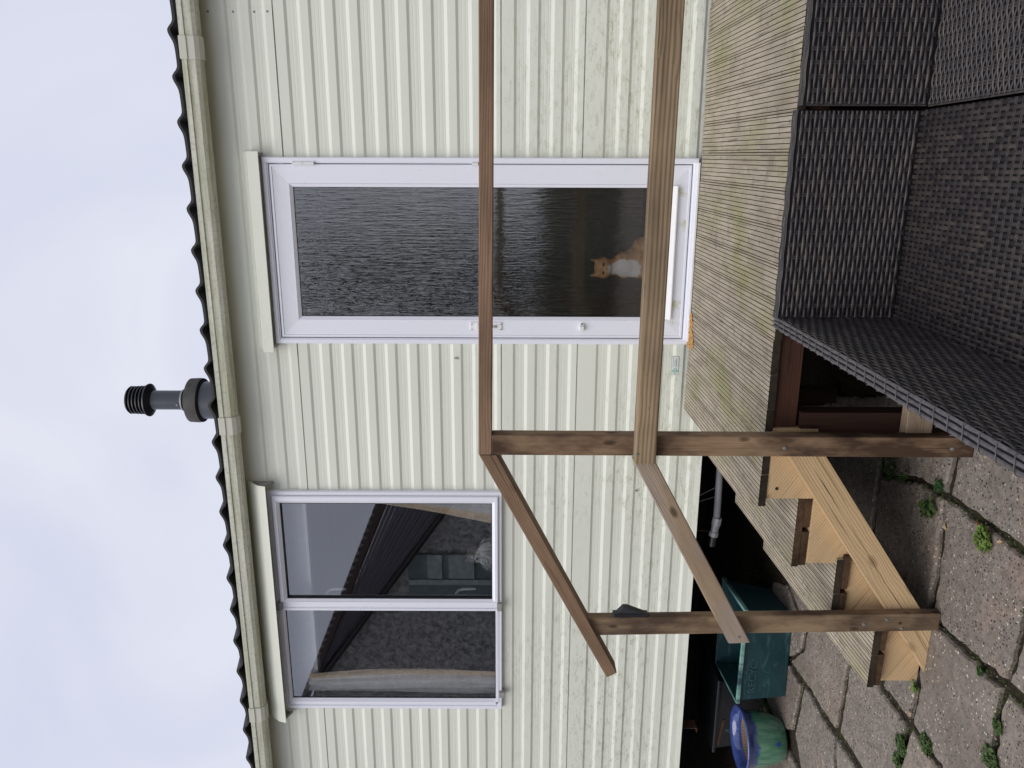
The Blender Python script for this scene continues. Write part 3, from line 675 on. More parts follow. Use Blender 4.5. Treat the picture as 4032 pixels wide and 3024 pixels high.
# sticker
p = on(1, -.001, 2658, 1440)
b = MB(); b.box(p.x-.046, p.x+.046, -.0015, -.0005, p.z-.017, p.z+.017); b.rect_frame(p.x-.048, p.x+.048, p.z-.019, p.z+.019, [(0, -.0012), (.0018, -.0012)], 1)
st = b.build('sticker', [M['white'], M['cap']], clad, normals=False)
cx = p.x-.027
b = MB(); b.add([(cx-.018, -.0018, p.z-.002), (cx, -.0018, p.z-.019+.002), (cx+.018, -.0018, p.z-.002), (cx, -.0018, p.z+.015)], [(0, 1, 2, 3)], 1)
b.add([(cx-.015, -.0021, p.z-.002), (cx, -.0021, p.z-.014), (cx+.015, -.0021, p.z-.002), (cx, -.0021, p.z+.012)], [(0, 1, 2, 3)], 2)
b.box(cx-.003, cx+.003, -.0026, -.0023, p.z-.010, p.z-.004, 1)
b.box(cx-.004, cx+.004, -.0026, -.0023, p.z+.0, p.z+.006, 0)
random.seed(2)
for (zz, h, x0, x1, mi) in ((.0105, .0022, -.010, .043, 0), (.001, .0035, -.004, .012, 0), (.001, .0035, .015, .032, 0), (-.0064, .0030, -.006, .038, 1), (-.0125, .0012, -.010, .043, 2)):
    x_ = p.x+x0
    while x_ < p.x+x1:
        w_ = random.uniform(.0012, .0028); b.box(x_, x_+w_, -.0026, -.0022, p.z+zz-h/2, p.z+zz+h/2, mi); x_ += w_+.0006
b.build('sticker_print', [M['greyp'], M['green'], M['mint']], st)

# waste pipe under the home
a0, a1, a2, a3 = on(1, .1, 2856, 1800), on(1, .1, 2821, 2057), on(1, .1, 2810, 2105), on(1, .1, 2803, 2148)
wp = thing('waste_pipe', 'grey plastic waste pipe slung on wire hangers under the mobile home', 'pipe', a1)
b = MB(); b.tube([a0+Vector((.3, 0, .03)), a1], .0185, 16); b.build('pipe_run', M['pipe'], wp, smooth=True)
b = MB(); b.tube([a1+(a1-a2)*.4, a1+(a2-a1)*.2], .0255, 8); b.tube([a1+(a2-a1)*.2, a1+(a2-a1)*.75], .021, 16); b.tube([a1+(a2-a1)*.75, a2+(a2-a1)*.1], .0255, 8); b.build('coupling', M['pipe'], wp)
b = MB(); b.tube([a2, a3], .019, 16); b.build('pipe_end', M['black'], wp)
for f_, g_ in ((.66, (2752, 1952)), (.66, (2752, 1975))):
    q0 = on(1, .1, 2828, 1915 if g_[1] == 1952 else 1952); q1 = on(1, .03, *g_)
    b = MB(); b.tube([q0, q1], .0016, 5); b.build('hanger_wire', M['pipe'], wp)
b = MB(); b.tube([on(1, .1, 2810, 2092), on(1, .03, 2742, 2088)], .0016, 5); b.build('hanger_wire', M['rust'], wp)
b = MB(); q0 = on(1, .1, 2835, 1951); b.lathe((q0.x, q0.y, q0.z), [(.0, 0)], 3); 
# ================================================================== CATS
def fur_mat(name, base, patch=None, center=None, rad=.05, stripes=None):
    a = N(name, .85, .15); n = a.noise(a.map((1, 1, .5)), 60, 4, .7)
    c = a.mix(a.ramp(n, (.3, 0.), (.7, 1.)), tuple(x*.62 for x in base), base)
    if stripes:
        s = a.math('SINE', a.math('ADD', a.math('MULTIPLY', a.sep()[2], 190.), a.math('MULTIPLY', a.noise(a.v, 14, 2), 9.)))
        c = a.mix(a.math('MULTIPLY', a.ramp(s, (.3, 0.), (.8, 1.)), .45), c, stripes)
    if patch:
        for (cen, rr, pc) in patch:
            vm = a.n.new('ShaderNodeVectorMath'); vm.operation = 'DISTANCE'; a.L(a.v, vm.inputs[0]); vm.inputs[1].default_value = cen
            d = a.math('ADD', vm.outputs['Value'], a.math('MULTIPLY', a.math('SUBTRACT', a.noise(a.v, 50, 3), .5), .02))
            c = a.mix(a.ramp(a.math('DIVIDE', d, rr), (.9, 1.), (1.1, 0.)), c, pc)
    a.col(c); a.bump(n, .6, .004); return a.m
def blob_body(name, parts, mat, parent, origin, voxel=.006, ears=(), smooth=6):
    """one continuous skin made from overlapping ellipsoids and tapered limbs"""
    bm = bmesh.new()
    for c, r in parts:
        mm = Matrix.Translation(Vector(c)) @ Matrix.Diagonal((*r, 1)); bmesh.ops.create_icosphere(bm, subdivisions=3, radius=1, matrix=mm)
    for tip, base, rr in ears:
        t, b0 = Vector(tip), Vector(base); d = (t-b0); L = d.length
        q = d.to_track_quat('Z', 'Y').to_matrix().to_4x4()
        bmesh.ops.create_cone(bm, cap_ends=True, segments=12, radius1=rr, radius2=.003, depth=L, matrix=Matrix.Translation(b0+d/2) @ q @ Matrix.Diagonal((1, .55, 1, 1)))
    me = bpy.data.meshes.new(name); bm.to_mesh(me); bm.free(); me.materials.append(mat)
    me.transform(Matrix.Translation(-Vector(origin)))
    o = link(name, me, Matrix.Translation(Vector(origin)), parent)
    rm = o.modifiers.new('r', 'REMESH'); rm.mode = 'VOXEL'; rm.voxel_size = voxel; rm.use_smooth_shade = True
    sm = o.modifiers.new('s', 'SMOOTH'); sm.iterations = smooth; sm.factor = .5
    return o
def tufts(name, parent, mat, pts, L, wid, down=.4, seed=1):
    random.seed(seed); q = MB()
    for c, n in pts:
        c, n = Vector(c), Vector(n).normalized(); d = (n*.45+Vector((random.uniform(-.3, .3), random.uniform(-.2, .2), -down))+n*random.uniform(0, .3)).normalized()
        s = d.cross(n+Vector((.01, .02, 0))).normalized()*wid*random.uniform(.6, 1.3); l = L*random.uniform(.6, 1.3)
        q.add([c-s, c+s, c+d*l*.55+s*.8+n*.002, c+d*l, c+d*l*.55-s*.8+n*.002], [(0, 1, 2, 4), (4, 2, 3)])
    return q.build(name, mat, parent, normals=False)
# ginger cat behind the door glass
hc = on(1, .13, 2372, 1051)         # head centre
cat1 = thing('ginger_cat', 'ginger cat with white bib sitting behind the streaky door glass', 'cat', (hc.x, .16, .66))
X, Y0, Z = hc.x, .095, hc.z
Zf = .62
parts = [((X, Y0, Z), (.055, .048, .046)), ((X, Y0-.030, Z-.018), (.027, .028, .021)), ((X+.022, Y0-.015, Z-.012), (.024, .026, .022)), ((X-.022, Y0-.015, Z-.012), (.024, .026, .022)),
         ((X+.004, Y0+.015, Z-.055), (.045, .042, .045)), ((X+.012, Y0+.02, Z-.11), (.068, .058, .065)), ((X+.02, Y0+.05, Z-.17), (.078, .085, .085)), ((X+.035, Y0+.10, Z-.215), (.100, .12, .085)),
         ((X-.028, Y0-.005, Z-.19), (.024, .026, .085)), ((X+.03, Y0-.005, Z-.19), (.024, .026, .085)), ((X-.028, Y0-.02, Zf+.022), (.024, .036, .018)), ((X+.03, Y0-.02, Zf+.022), (.024, .036, .018)),
         ((X+.13, Y0+.11, Zf+.03), (.07, .03, .022)), ((X+.10, Y0+.07, Z-.21), (.05, .07, .06))]
ears = [((X+.042, Y0, Z+.070), (X+.032, Y0, Z+.018), .026), ((X-.040, Y0, Z+.070), (X-.031, Y0, Z+.018), .026)]
gm = fur_mat('ginger_fur', (.95, .56, .29), [((-.008, -.075, -.085), .078, (.97, .97, .96)), ((-.005, -.06, -.135), .062, (.96, .96, .95)), ((0, -.070, -.040), .020, (.78, .66, .55))], stripes=(.62, .27, .10))
body = blob_body('body', parts, gm, cat1, (X, Y0, Z), ears=ears, smooth=4)
eyem = plain('cat_eye', (.09, .12, .08), .15, .6, bump=0); nosem = plain('cat_nose', (.45, .16, .12), .5, bump=0)
for s_ in (-1, 1):
    b = MB(); vs = []; 
    bmv = bmesh.new(); bmesh.ops.create_icosphere(bmv, subdivisions=2, radius=1, matrix=Matrix.Translation((X+s_*.020, Y0-.044, Z+.004)) @ Matrix.Diagonal((.0095, .006, .0062, 1)))
    me = bpy.data.meshes.new('eye'); bmv.to_mesh(me); bmv.free(); me.materials.append(eyem); link('eye', me, Matrix.Identity(4), cat1)
b = MB(); b.add([(X-.006, Y0-.059, Z-.012), (X+.006, Y0-.059, Z-.012), (X, Y0-.061, Z-.020), (X, Y0-.050, Z-.012)], [(0, 1, 2), (0, 2, 3), (1, 3, 2), (0, 3, 1)]); b.build('nose', nosem, cat1)

# fluffy grey and white cat in the window
hc = on(1, .10, 1868, 2186); X, Y0, Z = hc.x, .115, hc.z
cat2 = thing('fluffy_cat', 'fluffy grey cat with white blaze and big pale ruff looking out at the window bottom', 'cat', (X, .13, 1.585))
parts = [((X, Y0, Z), (.050, .045, .045)), ((X, Y0-.030, Z-.016), (.024, .026, .019)), ((X+.02, Y0-.012, Z-.012), (.026, .026, .024)), ((X-.02, Y0-.012, Z-.012), (.026, .026, .024)),
         ((X, Y0+.01, Z-.06), (.075, .05, .05)), ((X, Y0+.03, Z-.11), (.085, .065, .06)), ((X, Y0+.07, Z-.15), (.09, .09, .06)), ((X-.03, Y0+.02, Z-.2), (.025, .03, .07)), ((X+.03, Y0+.02, Z-.2), (.025, .03, .07))]
ears = [((X+.045, Y0+.005, Z+.060), (X+.032, Y0, Z+.018), .024), ((X-.045, Y0+.005, Z+.060), (X-.032, Y0, Z+.018), .024)]
gm2 = fur_mat('grey_white_fur', (.26, .23, .21), [((.0, -.045, -.085), .085, (.92, .92, .90)), ((.0, -.062, -.025), .026, (.80, .80, .78)), ((0, -.055, .012), .013, (.80, .80, .78)), ((.0, -.05, -.14), .08, (.7, .7, .68))])
blob_body('body', parts, gm2, cat2, (X, Y0, Z), ears=ears, smooth=4)
for s_ in (-1, 1):
    bmv = bmesh.new(); bmesh.ops.create_icosphere(bmv, subdivisions=2, radius=1, matrix=Matrix.Translation((X+s_*.0185, Y0-.041, Z+.004)) @ Matrix.Diagonal((.0064, .006, .0065, 1)))
    me = bpy.data.meshes.new('eye'); bmv.to_mesh(me); bmv.free(); me.materials.append(plain('olive_eye', (.22, .25, .14), .2, .6, bump=0)); link('eye', me, Matrix.Identity(4), cat2)
b = MB(); b.prism([(X-.008, Z-.010), (X+.008, Z-.010), (X+.004, Z-.022), (X-.004, Z-.022)], 1, Y0-.062, Y0-.05); b.build('nose', plain('brown_nose', (.16, .09, .08), .5, bump=0), cat2, bevel=.002)
random.seed(9); pts = []
for k in range(520):
    a_ = random.uniform(-1.25, 1.25)*math.pi/2; h_ = random.uniform(-.155, -.035); rr = .055+(-h_)*.25
    pts.append(((X+math.sin(a_)*rr*1.15, Y0+.008-math.cos(a_)*rr*.85, Z+h_), (math.sin(a_), -math.cos(a_), 0)))
tufts('ruff', cat2, plain('white_ruff_fur', (.9, .9, .88), .9, .1, var=.25, sc=40), pts, .034, .0028, .6, 5)

# thin dark cat toy wand standing behind the glass
q = [on(1, .16, 1762, 2167), on(1, .16, 1775, 2173), on(1, .16, 1790, 2177), on(1, .16, 1820, 2176), on(1, .16, 1855, 2175), on(1, .16, 1940, 2175)]
b = MB(); b.tube(q, [.006, .0045, .004, .004, .004, .004], 8); b.tube([q[0]+Vector((0, 0, .006)), q[0]-Vector((0, 0, .003))], .009, 10)
tag(b.build('toy_wand', M['black'], smooth=True), 'thin dark wand with knobbed top standing above the fluffy cat in the window', 'wand')

# ================================================================== DECK
deck = thing('wooden_deck', 'weathered grooved wooden decking in front of the glazed door', 'decking', (.3, -.65, 0))
DT = .664
def lean(x_):    # boards fan very slightly
    return math.tan(R(max(-1.2, min(1.5, .9+x_*1.7))))
def grooved(x0, x1, y0, y1, z, th, ng, q, seed=0, fan=True, gw=.0027, gd=.005):
    """one board along Y; fine ridged top, its own island"""
    wv = x1-x0; pr = [(x0, z-th), (x0, z-.003), (x0+.002, z)]; 
    for k in range(ng):
        c = x0+wv*(k+.5)/ng
        pr += [(c-gw/2, z), (c-gw/2+.0008, z-gd), (c+gw/2-.0008, z-gd), (c+gw/2, z)]
    pr += [(x1-.002, z), (x1, z-.003), (x1, z-th)]
    n = len(pr); segs = max(2, int(abs(y1-y0)/.3)); vs = []
    for s_ in range(segs+1):
        y = y0+(y1-y0)*s_/segs
        for (a_, c) in pr:
            vs.append((a_+(lean(a_)*(y+.65) if fan else 0), y+(random.uniform(-.002, .002) if 0 < s_ < segs else 0), c+.0008*noise.noise(Vector((x0*7, y*3, seed)))))
    fs = []; mi = []
    for s_ in range(segs):
        for i in range(n):
            j = (i+1) % n; fs.append((s_*n+i, s_*n+j, (s_+1)*n+j, (s_+1)*n+i))
            a_, b_ = pr[i], pr[j]; mi.append(1 if (a_[1] < z-.004 or b_[1] < z-.004) and i not in (0, n-1) and j not in (0,) and i > 1 and i < n-3 else 0)
    fs += [tuple(range(n))[::-1], tuple(range(segs*n, (segs+1)*n))]; mi += [2, 2]
    k0 = len(q.v); q.v += [Vector(v) for v in vs]; q.f += [[i+k0 for i in f] for f in fs]; q.mi += mi
random.seed(11)
q = MB(); x_ = -1.150
while x_ < 2.2:
    bw = .1195; yf = -1.255+random.uniform(-.004, .004); yb = -.042+random.uniform(-.006, .008)
    if DX0-.02 < x_+bw/2 < DX1+.02: yb = -.066+random.uniform(-.003, .003)
    grooved(x_, x_+bw, yf, yb, DT+random.uniform(-.0015, .001), .026, 7, q, x_)
    x_ += bw+.0022
q.build('deck_boards', [M['deck'], M['groove'], M['end']], deck, origin=(0, 0, DT))
# short piece at the wall left of the door
b = MB(); b.box(-1.1, 2.2, -1.235, -1.19, .555, .6365); b.build('joist', M['joist'], deck, frame_to((1, 0, 0)), (0, -1.21, .6))
b = MB(); b.box(-1.1, 2.2, -.12, -.075, .54, .6365); b.build('joist', M['joist'], deck, frame_to((1, 0, 0)), (0, -.1, .6))
for x_ in (-1.08, -.82, -.3, .2, .7, 1.2, 1.7):
    b = MB(); b.box(x_, x_+.045, -1.188, -.122, .545, .6365); b.build('joist', M['joist'], deck, frame_to((0, 1, 0)), (x_, -.6, .6))
for x_, y in ((-.865, -1.18), (-1.06, -.20), (1.2, -1.18), (1.2, -.2), (.2, -.2)):
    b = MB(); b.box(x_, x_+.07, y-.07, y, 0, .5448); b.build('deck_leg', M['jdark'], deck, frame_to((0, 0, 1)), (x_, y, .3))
pa = on(1, -1.305, 3568, 1690); pb = on(1, -1.305, 3672, 1690)
bar('cross_rail', [(-.90, pb.z), (.4, pb.z+.01), (.4, pa.z+.01), (-.90, pa.z)], -1.305, -1.262, (1, 0, 0), M['rail3'], deck)
# raw orange splinters where the board edge at the door is chewed
random.seed(3); q = MB()
for k in range(210):
    t = random.random(); c = on(2, DT+.004, 2712+random.uniform(-9, 15), 1236+t*136)
    a_ = random.uniform(0, 3.14); l = random.uniform(.004, .014); ww = random.uniform(.002, .005); d = Vector((math.cos(a_), math.sin(a_), random.uniform(-.1, .3))); s_ = Vector((-d.y, d.x, 0))
    p0 = c; q.add([p0-s_*ww-d*l, p0+s_*ww-d*l*.7, p0+s_*ww*.7+d*l, p0-s_*ww*.8+d*l*.8, p0+Vector((0, 0, .004))], [(0, 1, 4), (1, 2, 4), (2, 3, 4), (3, 0, 4)])
tag(q.build('wood_splinters', plain('raw_orange_wood', (.52, .29, .10), .8, .2, var=.4, sc=80)), 'raw orange wood splinters on the deck at the foot of the door', 'splinters', kind='stuff')

# ================================================================== STEPS
steps = thing('wooden_steps', 'wooden steps with grooved treads and fresh pine stringer leading down from the deck', 'steps', (-1.5, -.8, 0))
TR = [(-1.385, -1.115, .519, -.70, -1.246), (-1.618, -1.335, .366, -.52, -1.262), (-1.860, -1.575, .207, -.42, -1.285)]
TR = []
for (cx_, cy_, z_, fy) in ((3115, 2231, .519, 1.0), (3263, 2468, .366, 1), (3411, 2705, .207, 1)):
    p = on(2, z_, cx_, cy_); TR.append((p.x, p.x+.272, z_, p.y))
fars = [on(2, .519, 2775, 1780), on(2, .366, 2894, 1977), on(2, .207, 3004, 2161)]
random.seed(6)
for i, (x0, x1, z, yf) in enumerate(TR):
    f = fars[i]; yb = f.y; q = MB(); xx = x0; bw = (x1-x0)/2-.001
    sl_ = (f.x-x0)/(yb-yf)     # measured skew
    for k in range(2):
        q2 = MB(); grooved(xx, xx+bw, yf+random.uniform(-.002, .002), yb, z, .025, 8, q2, i*3+k, fan=False)
        for v in q2.v: v.x += (v.y-yf)*sl_
        q.add(q2.v, q2.f); q.mi[-len(q2.mi):] = q2.mi
        xx += bw+.002
    t = q.build('tread', [M['tread'], M['groove'], M['end2'] if i == 0 else M['end']], steps, origin=(x0, 0, z))
    q = MB(); xx = x0+.004; bw2 = bw+.0
    for k in range(2):
        a0 = xx+(.012 if k else 0)
        q.hexa([(a0, yf+.004, z-.051), (a0+bw2-.002, yf+.001, z-.051), (a0+bw2-.002+(yb-yf)*sl_, yb, z-.051), (a0+(yb-yf)*sl_, yb, z-.051)],
               [(a0, yf+.004, z-.0265), (a0+bw2-.002, yf+.001, z-.0265), (a0+bw2-.002+(yb-yf)*sl_, yb, z-.0265), (a0+(yb-yf)*sl_, yb, z-.0265)], 0)
        xx += bw2+.003
    q.build('under_board', M['end2'], t)
# sawtooth stringers (cut blocks) and the diagonal board fixed over them
def stringer(y0, y1, name='stringer'):
    b = MB(); T = TR
    for i, (xa, xb, zt, zb) in enumerate(((-1.112, -.852, .637, .46), (-1.363, -1.1125, .467, .25), (-1.604, -1.3635, .314, .12), (-1.855, -1.6045, .155, .0))):
        b.prism([(xa, zb if i < 3 else .0), (xb, zb+ ((.02 if i == 0 else .10) if i < 3 else .0)), (xb, zt), (xa, zt)], 1, y0, y1)
    return b
for (ya, yb) in ((-1.250, -1.206), (-.62, -.58)):
    b = stringer(ya, yb); b.build('stringer', M['new'], steps, frame_to((1, 0, -.62)), (-1.4, (ya+yb)/2, .3), bevel=.001)
c1 = on(1, -1.290, 3105, 1800); c2 = on(1, -1.290, 3255, 1800); d1 = on(1, -1.290, 3480, 2390); d2 = on(1, -1.290, 3590, 2390)
ax = (d1-c1).normalized()
e1 = Vector((-1.850, -1.29, .004)); k_ = (e1.x-c1.x)/ax.x
pU = (c1.x-ax.x*.10, c1.z-ax.z*.10)
def atx(p, x_): return p.z+ax.z/ax.x*(x_-p.x)
xz = c1.x+(0.0-c1.z)/ax.z*ax.x
xz2 = c2.x+(0.0-c2.z)/ax.z*ax.x
sbd = bar('side_board', [(-.86, atx(c1, -.86)), (xz+.13*.0, .002), (xz2, .002), (-.86, atx(c2, -.86))], -1.2925, -1.2515, (ax.x, 0, ax.z), M['new'], steps, .002)
random.seed(8); q = MB(); n_ = 60; up_, lo_ = [], []
for k in range(n_+1):
    x_ = -.96+(-1.80+.96)*k/n_; zc = (atx(c1, x_)+atx(c2, x_))/2+.004+.006*noise.noise(Vector((x_*6, 0, 0)))+.002*noise.noise(Vector((x_*40, 1, 0)))
    w_ = .0014*max(0., noise.noise(Vector((x_*9, 5, 0)))+.55)*min(1, k/6, (n_-k)/6); up_.append((x_, -1.2932, zc+w_)); lo_.append((x_, -1.2932, zc-w_))
q.add(up_+lo_, [(k, k+1, n_+2+k, n_+1+k) for k in range(n_)]); q.build('crack', M['groove'], sbd, normals=False)
screw(steps, (on(1, -1.2505, 3058, 1924).x, -1.2505, on(1, -1.25, 3058, 1924).z), .006, mat='black')

# ================================================================== RAILING
rl = thing('timber_railing', 'brown timber handrail frame with two posts and sloping rails beside the steps', 'railing', (-.9, -1.33, 0))
p1 = bar('post', [(-.918, .0), (-.848, .0), (-.844, 1.599), (-.914, 1.599)], -1.352, -1.296, (0, 0, 1), M['post'], rl, .004)
for v in (): pass
p2b = [(-1.588, 0), (-1.518, 0), (-1.540, 1.272), (-1.612, 1.232)]
p2 = bar('post', p2b, -1.330, -1.2945, (0, 0, 1), M['post2'], rl, .004)
r1 = bar('rail', [(-.913, 1.599), (.0, 1.5905), (1.9, 1.577), (1.9, 1.621), (.0, 1.6335), (-.913, 1.643)], -1.352, -1.282, (1, 0, -.006), M['rail'], rl, .003)
r2 = bar('rail', [(-.926, 1.061), (1.9, 1.043), (1.9, 1.117), (-.926, 1.131)], -1.399, -1.354, (1, 0, -.006), M['rail2'], rl, .004)
r3 = bar('rail', [(-.914, 1.641), (-.914, 1.582), (-1.752, 1.149), (-1.772, 1.186)], -1.352, -1.282, (-.86, 0, -.45), M['rail'], rl, .003)
r4 = bar('rail', [(-.923, 1.132), (-.923, 1.060), (-1.609, .686), (-1.613, .763)], -1.3765, -1.3325, (-.88, 0, -.48), M['rail3'], rl, .004)
for par, yy, pl in ((p1, -1.352, ((3089, 1764, 1), (3749, 1767, 1))), (p2, -1.330, ((3402, 2459, 1), (3491, 2439, 0), (3543, 2454, 0), (3549, 2474, 0))), (r2, -1.399, ((2508, 1789, 0),)), (r4, -1.3765, ((2909, 2508, 0),))):
    for (sx, sy, hx) in pl:
        p = on(1, yy, sx, sy); screw(par, (p.x, yy, p.z), .0075 if hx else .0055, bool(hx), 'steel' if not (sx == 3543) else 'rust')
# black wedge lamp on the side of the lower post
lp = thing('wedge_lamp', 'small black wedge lamp fixed to the side of the lower railing post', 'lamp', (-1.53, -1.31, 1.1))
b = MB(); b.box(-1.5415, -1.526, -1.3275, -1.2975, 1.043, 1.168); b.build('back_plate', M['black'], lp, bevel=.003)
b = MB(); b.prism([(-1.5258, 1.055), (-1.5258, 1.155), (-1.501, 1.133), (-1.501, 1.117)], 1, -1.3255, -1.2995); b.build('lamp_hood', plain('dark_grey_plastic', (.020, .022, .025), .6), lp, bevel=.002)

# ================================================================== RATTAN SOFAS
def weave(q, qw, o, u, v, n, Lu, Lv, p, wq, sw, amp, seed, h=.003, ww=.006):
    """strands along u woven over and under slim cross strips along v"""
    o, u, v, n = Vector(o), Vector(u), Vector(v), Vector(n); random.seed(seed)
    rows = int(Lv/p); p = Lv/rows; st = wq/3.0; ns = int(Lu/st); st = Lu/ns
    for j in range(rows):
        c = (j+.5)*p; ph = j % 2; wob = random.uniform(-.0006, .0006); vs = []
        for i in range(ns+1):
            t = i*st; s_ = math.cos(math.pi*(t/wq+ph)); a_ = amp*(math.copysign(abs(s_)**.6, s_))
            pinch = .82+.18*max(0, s_); cc = c+wob+.0007*noise.noise(Vector((t*9, j, seed)))
            base = o+u*t+v*cc+n*a_
            vs += [base-v*sw/2*pinch-n*h*.5, base-v*sw*.28*pinch+n*h*.5, base+v*sw*.28*pinch+n*h*.5, base+v*sw/2*pinch-n*h*.5]
        # break each row into islands so every visible stroke has its own tone
        fs = [(i*4+k, i*4+k+1, i*4+k+5, i*4+k+4) for i in range(ns) for k in range(3)]
        cut = 6 if ph else 3
        i0 = 0
        while i0 < ns:
            i1 = min(ns, i0+(6 if i0 else (6 if ph else 3)))
            q.add(vs[i0*4:(i1+1)*4], [(i*4+k, i*4+k+1, i*4+k+5, i*4+k+4) for i in range(i1-i0) for k in range(3)])
            i0 = i1
    nw = int(Lu/wq)
    for k in range(nw+1):
        t = k*wq; vs = []; m_ = rows
        for e in (-1, 1):
            a0 = o+u*(t+e*ww*.55)
            for j in range(m_+1):
                s_ = 1 if (j+k) % 2 else -1
                bs = a0+v*(j*p)+n*(.0003)
                vs += [bs-u*ww*.36, bs+u*ww*.36]
        half = (m_+1)*2
        for e in (0, 1):
            qw.add(vs[e*half:(e+1)*half], [(j*2, j*2+1, j*2+3, j*2+2) for j in range(m_)])
AX0, AX1 = -.492, -.454       # arm
ZT, ZS = .683, .315
YB0, YB1 = -1.282, -1.320     # back panel
def sofa(label, x0, x1, arm, seat_dir, seed, y_off=0.):
    so_ = thing('rattan_sofa', label, 'sofa', ((x0+x1)/2, -1.7, 0), 'dark woven rattan corner sofa units')
    b = MB(); b.box(x0, x1, YB1-y_off+.004, YB0-y_off, .05, ZT-.004); bb = b.build('backrest', M['rback'], so_, bevel=.004)
    q, qw = MB(), MB(); weave(q, qw, (x0+.004, YB1-y_off+.001, ZS+.002), (1, 0, 0), (0, 0, 1), (0, -1, 0), x1-x0-.008, ZT-ZS-.012, .0135, .038, .0106, .0030, seed)
    q.build('woven_strands', M['ratt'], bb, smooth=True, normals=False); qw.build('cross_strips', M['rattd'], bb, normals=False)
    q, qw = MB(), MB(); weave(q, qw, (x0, YB1-y_off-.004, ZT), (1, 0, 0), (0, 1, 0), (0, 0, 1), x1-x0, YB0-YB1+.006, .0145, .05, .0135, .0012, seed+5)
    q.build('top_edge', M['ratt'], bb, smooth=True, normals=False)
    b = MB(); b.box(x0, x1, -2.64, YB1-y_off, .05, ZS-.006); sb = b.build('seat', M['rback'], so_, bevel=.004)
    q, qw = MB(), MB()
    if seat_dir == 'y': weave(q, qw, (x0+.002, -2.64, ZS-.003), (0, 1, 0), (1, 0, 0), (0, 0, 1), 2.64+YB1-y_off-.002, x1-x0-.004,   .0150, .030, .0128, .0016, seed+1, .002, .006)
    else: weave(q, qw, (x0+.002, -2.64, ZS-.003), (1, 0, 0), (0, 1, 0), (0, 0, 1), x1-x0-.004, 2.64+YB1-y_off-.002, .0112, .034, .0064, .0026, seed+1, .003)
    q.build('woven_strands', M['ratt'], sb, smooth=True, normals=False); qw.build('cross_strips', M['rattw'], sb, normals=False)
    if arm:
        b = MB(); b.box(AX0+.003, AX1-.003, -2.66, YB0-.001, .05, ZT-.003); ab = b.build('armrest', M['rback'], so_, bevel=.004)
        q, qw = MB(), MB(); weave(q, qw, (AX1, -2.66, ZS-.04), (0, 1, 0), (0, 0, 1), (1, 0, 0), 2.66+YB0-.002, ZT-ZS+.034,   .0118, .034, .0098, .0020, seed+2)
        q.build('woven_strands', M['ratt'], ab, smooth=True, normals=False); qw.build('cross_strips', M['rattd'], ab, normals=False)
        q, qw = MB(), MB(); weave(q, qw, (AX0-.002, -2.66, ZT), (0, 1, 0), (1, 0, 0), (0, 0, 1), 2.66+YB0+.002, AX1-AX0+.004,   .0105, .045, .0104, .0006, seed+3)
        weave(q, qw, (AX0, -2.66, ZT-.06), (0, 1, 0), (0, 0, 1), (-1, 0, 0), 2.66+YB0+.002, .058, .0118, .045, .0117, .0006, seed+4)
        yy_ = -2.6
        while yy_ < YB0-.03:
            q.tube([(AX0-.003, yy_, ZT-.055), (AX0-.003, yy_+.004, ZT-.002), (AX0+.006, yy_+.006, ZT+.0035), (AX1-.004, yy_+.010, ZT+.0035), (AX1+.002, yy_+.012, ZT-.006)], .0013, 5); yy_ += .052
        q.build('top_edge', M['rim'], ab, smooth=True, normals=False)
    for lx in (x0+.05, x1-.05):
        for ly in (-1.36, -2.58):
            b = MB(); b.tube([(lx, ly, 0), (lx, ly, .05)], .02, 12); b.build('leg', M['black'], so_)
    return so_
sofa('dark brown woven rattan sofa unit with a long armrest, beside the steps', AX1-.002, .176, True, 'y', 21)
s2 = sofa('dark woven rattan sofa unit without armrest, beyond the dark gap from the steps', .186, 1.75, False, 'x', 51)
s2.location.y -= .020; s2.location.z -= .006

# ================================================================== THINGS ON THE GROUND
# open recycling box
zt = .29
fl_, fr_, bl_, br_ = on(2, zt, 2897, 2768), on(2, zt, 2932, 2404), on(2, zt, 2815, 2597), on(2, zt, 2843, 2286)
gl_, gr_ = on(2, 0, 3092, 2742), on(2, 0, 3122, 2425)
dx_ = (fr_-fl_); dep = ((bl_-fl_)+(br_-fr_))/2; dep.z = 0
gbl = gl_+dep*.80; gbr = gr_+dep*.80
rb = thing('recycling_box', 'open scuffed teal plastic recycling box standing behind the foot of the steps', 'box', (gl_+gr_+gbl+gbr)/4)
outer = [fl_, fr_, fr_+dep, fl_+dep]; base = [gl_, gr_, gbr, gbl]
cen = sum(outer, Vector())/4; cenb = sum(base, Vector())/4
def sh(p, c, s_): return c+(p-c)*s_
b = MB(); tO = [sh(p, cen, .965) for p in outer]; tI = [sh(p, cen, .945)-Vector((0, 0, .001)) for p in outer]; bI = [sh(p, cenb, .97)+Vector((0, 0, .006)) for p in base]
b.add(base+tO+tI+bI, [(0, 1, 2, 3)]+[(i, (i+1) % 4, (i+1) % 4+4, i+4) for i in range(4)]+[(i+4, (i+1) % 4+4, (i+1) % 4+8, i+8) for i in range(4)]+[(i+8, (i+1) % 4+8, (i+1) % 4+12, i+12) for i in range(4)]+[(15, 14, 13, 12)])
tub = b.build('tub', M['teal'], rb, bevel=.008, bseg=3)
dn = Vector((0, 0, .022))
b = MB(); oO = [sh(p, cen, 1.015) for p in outer]
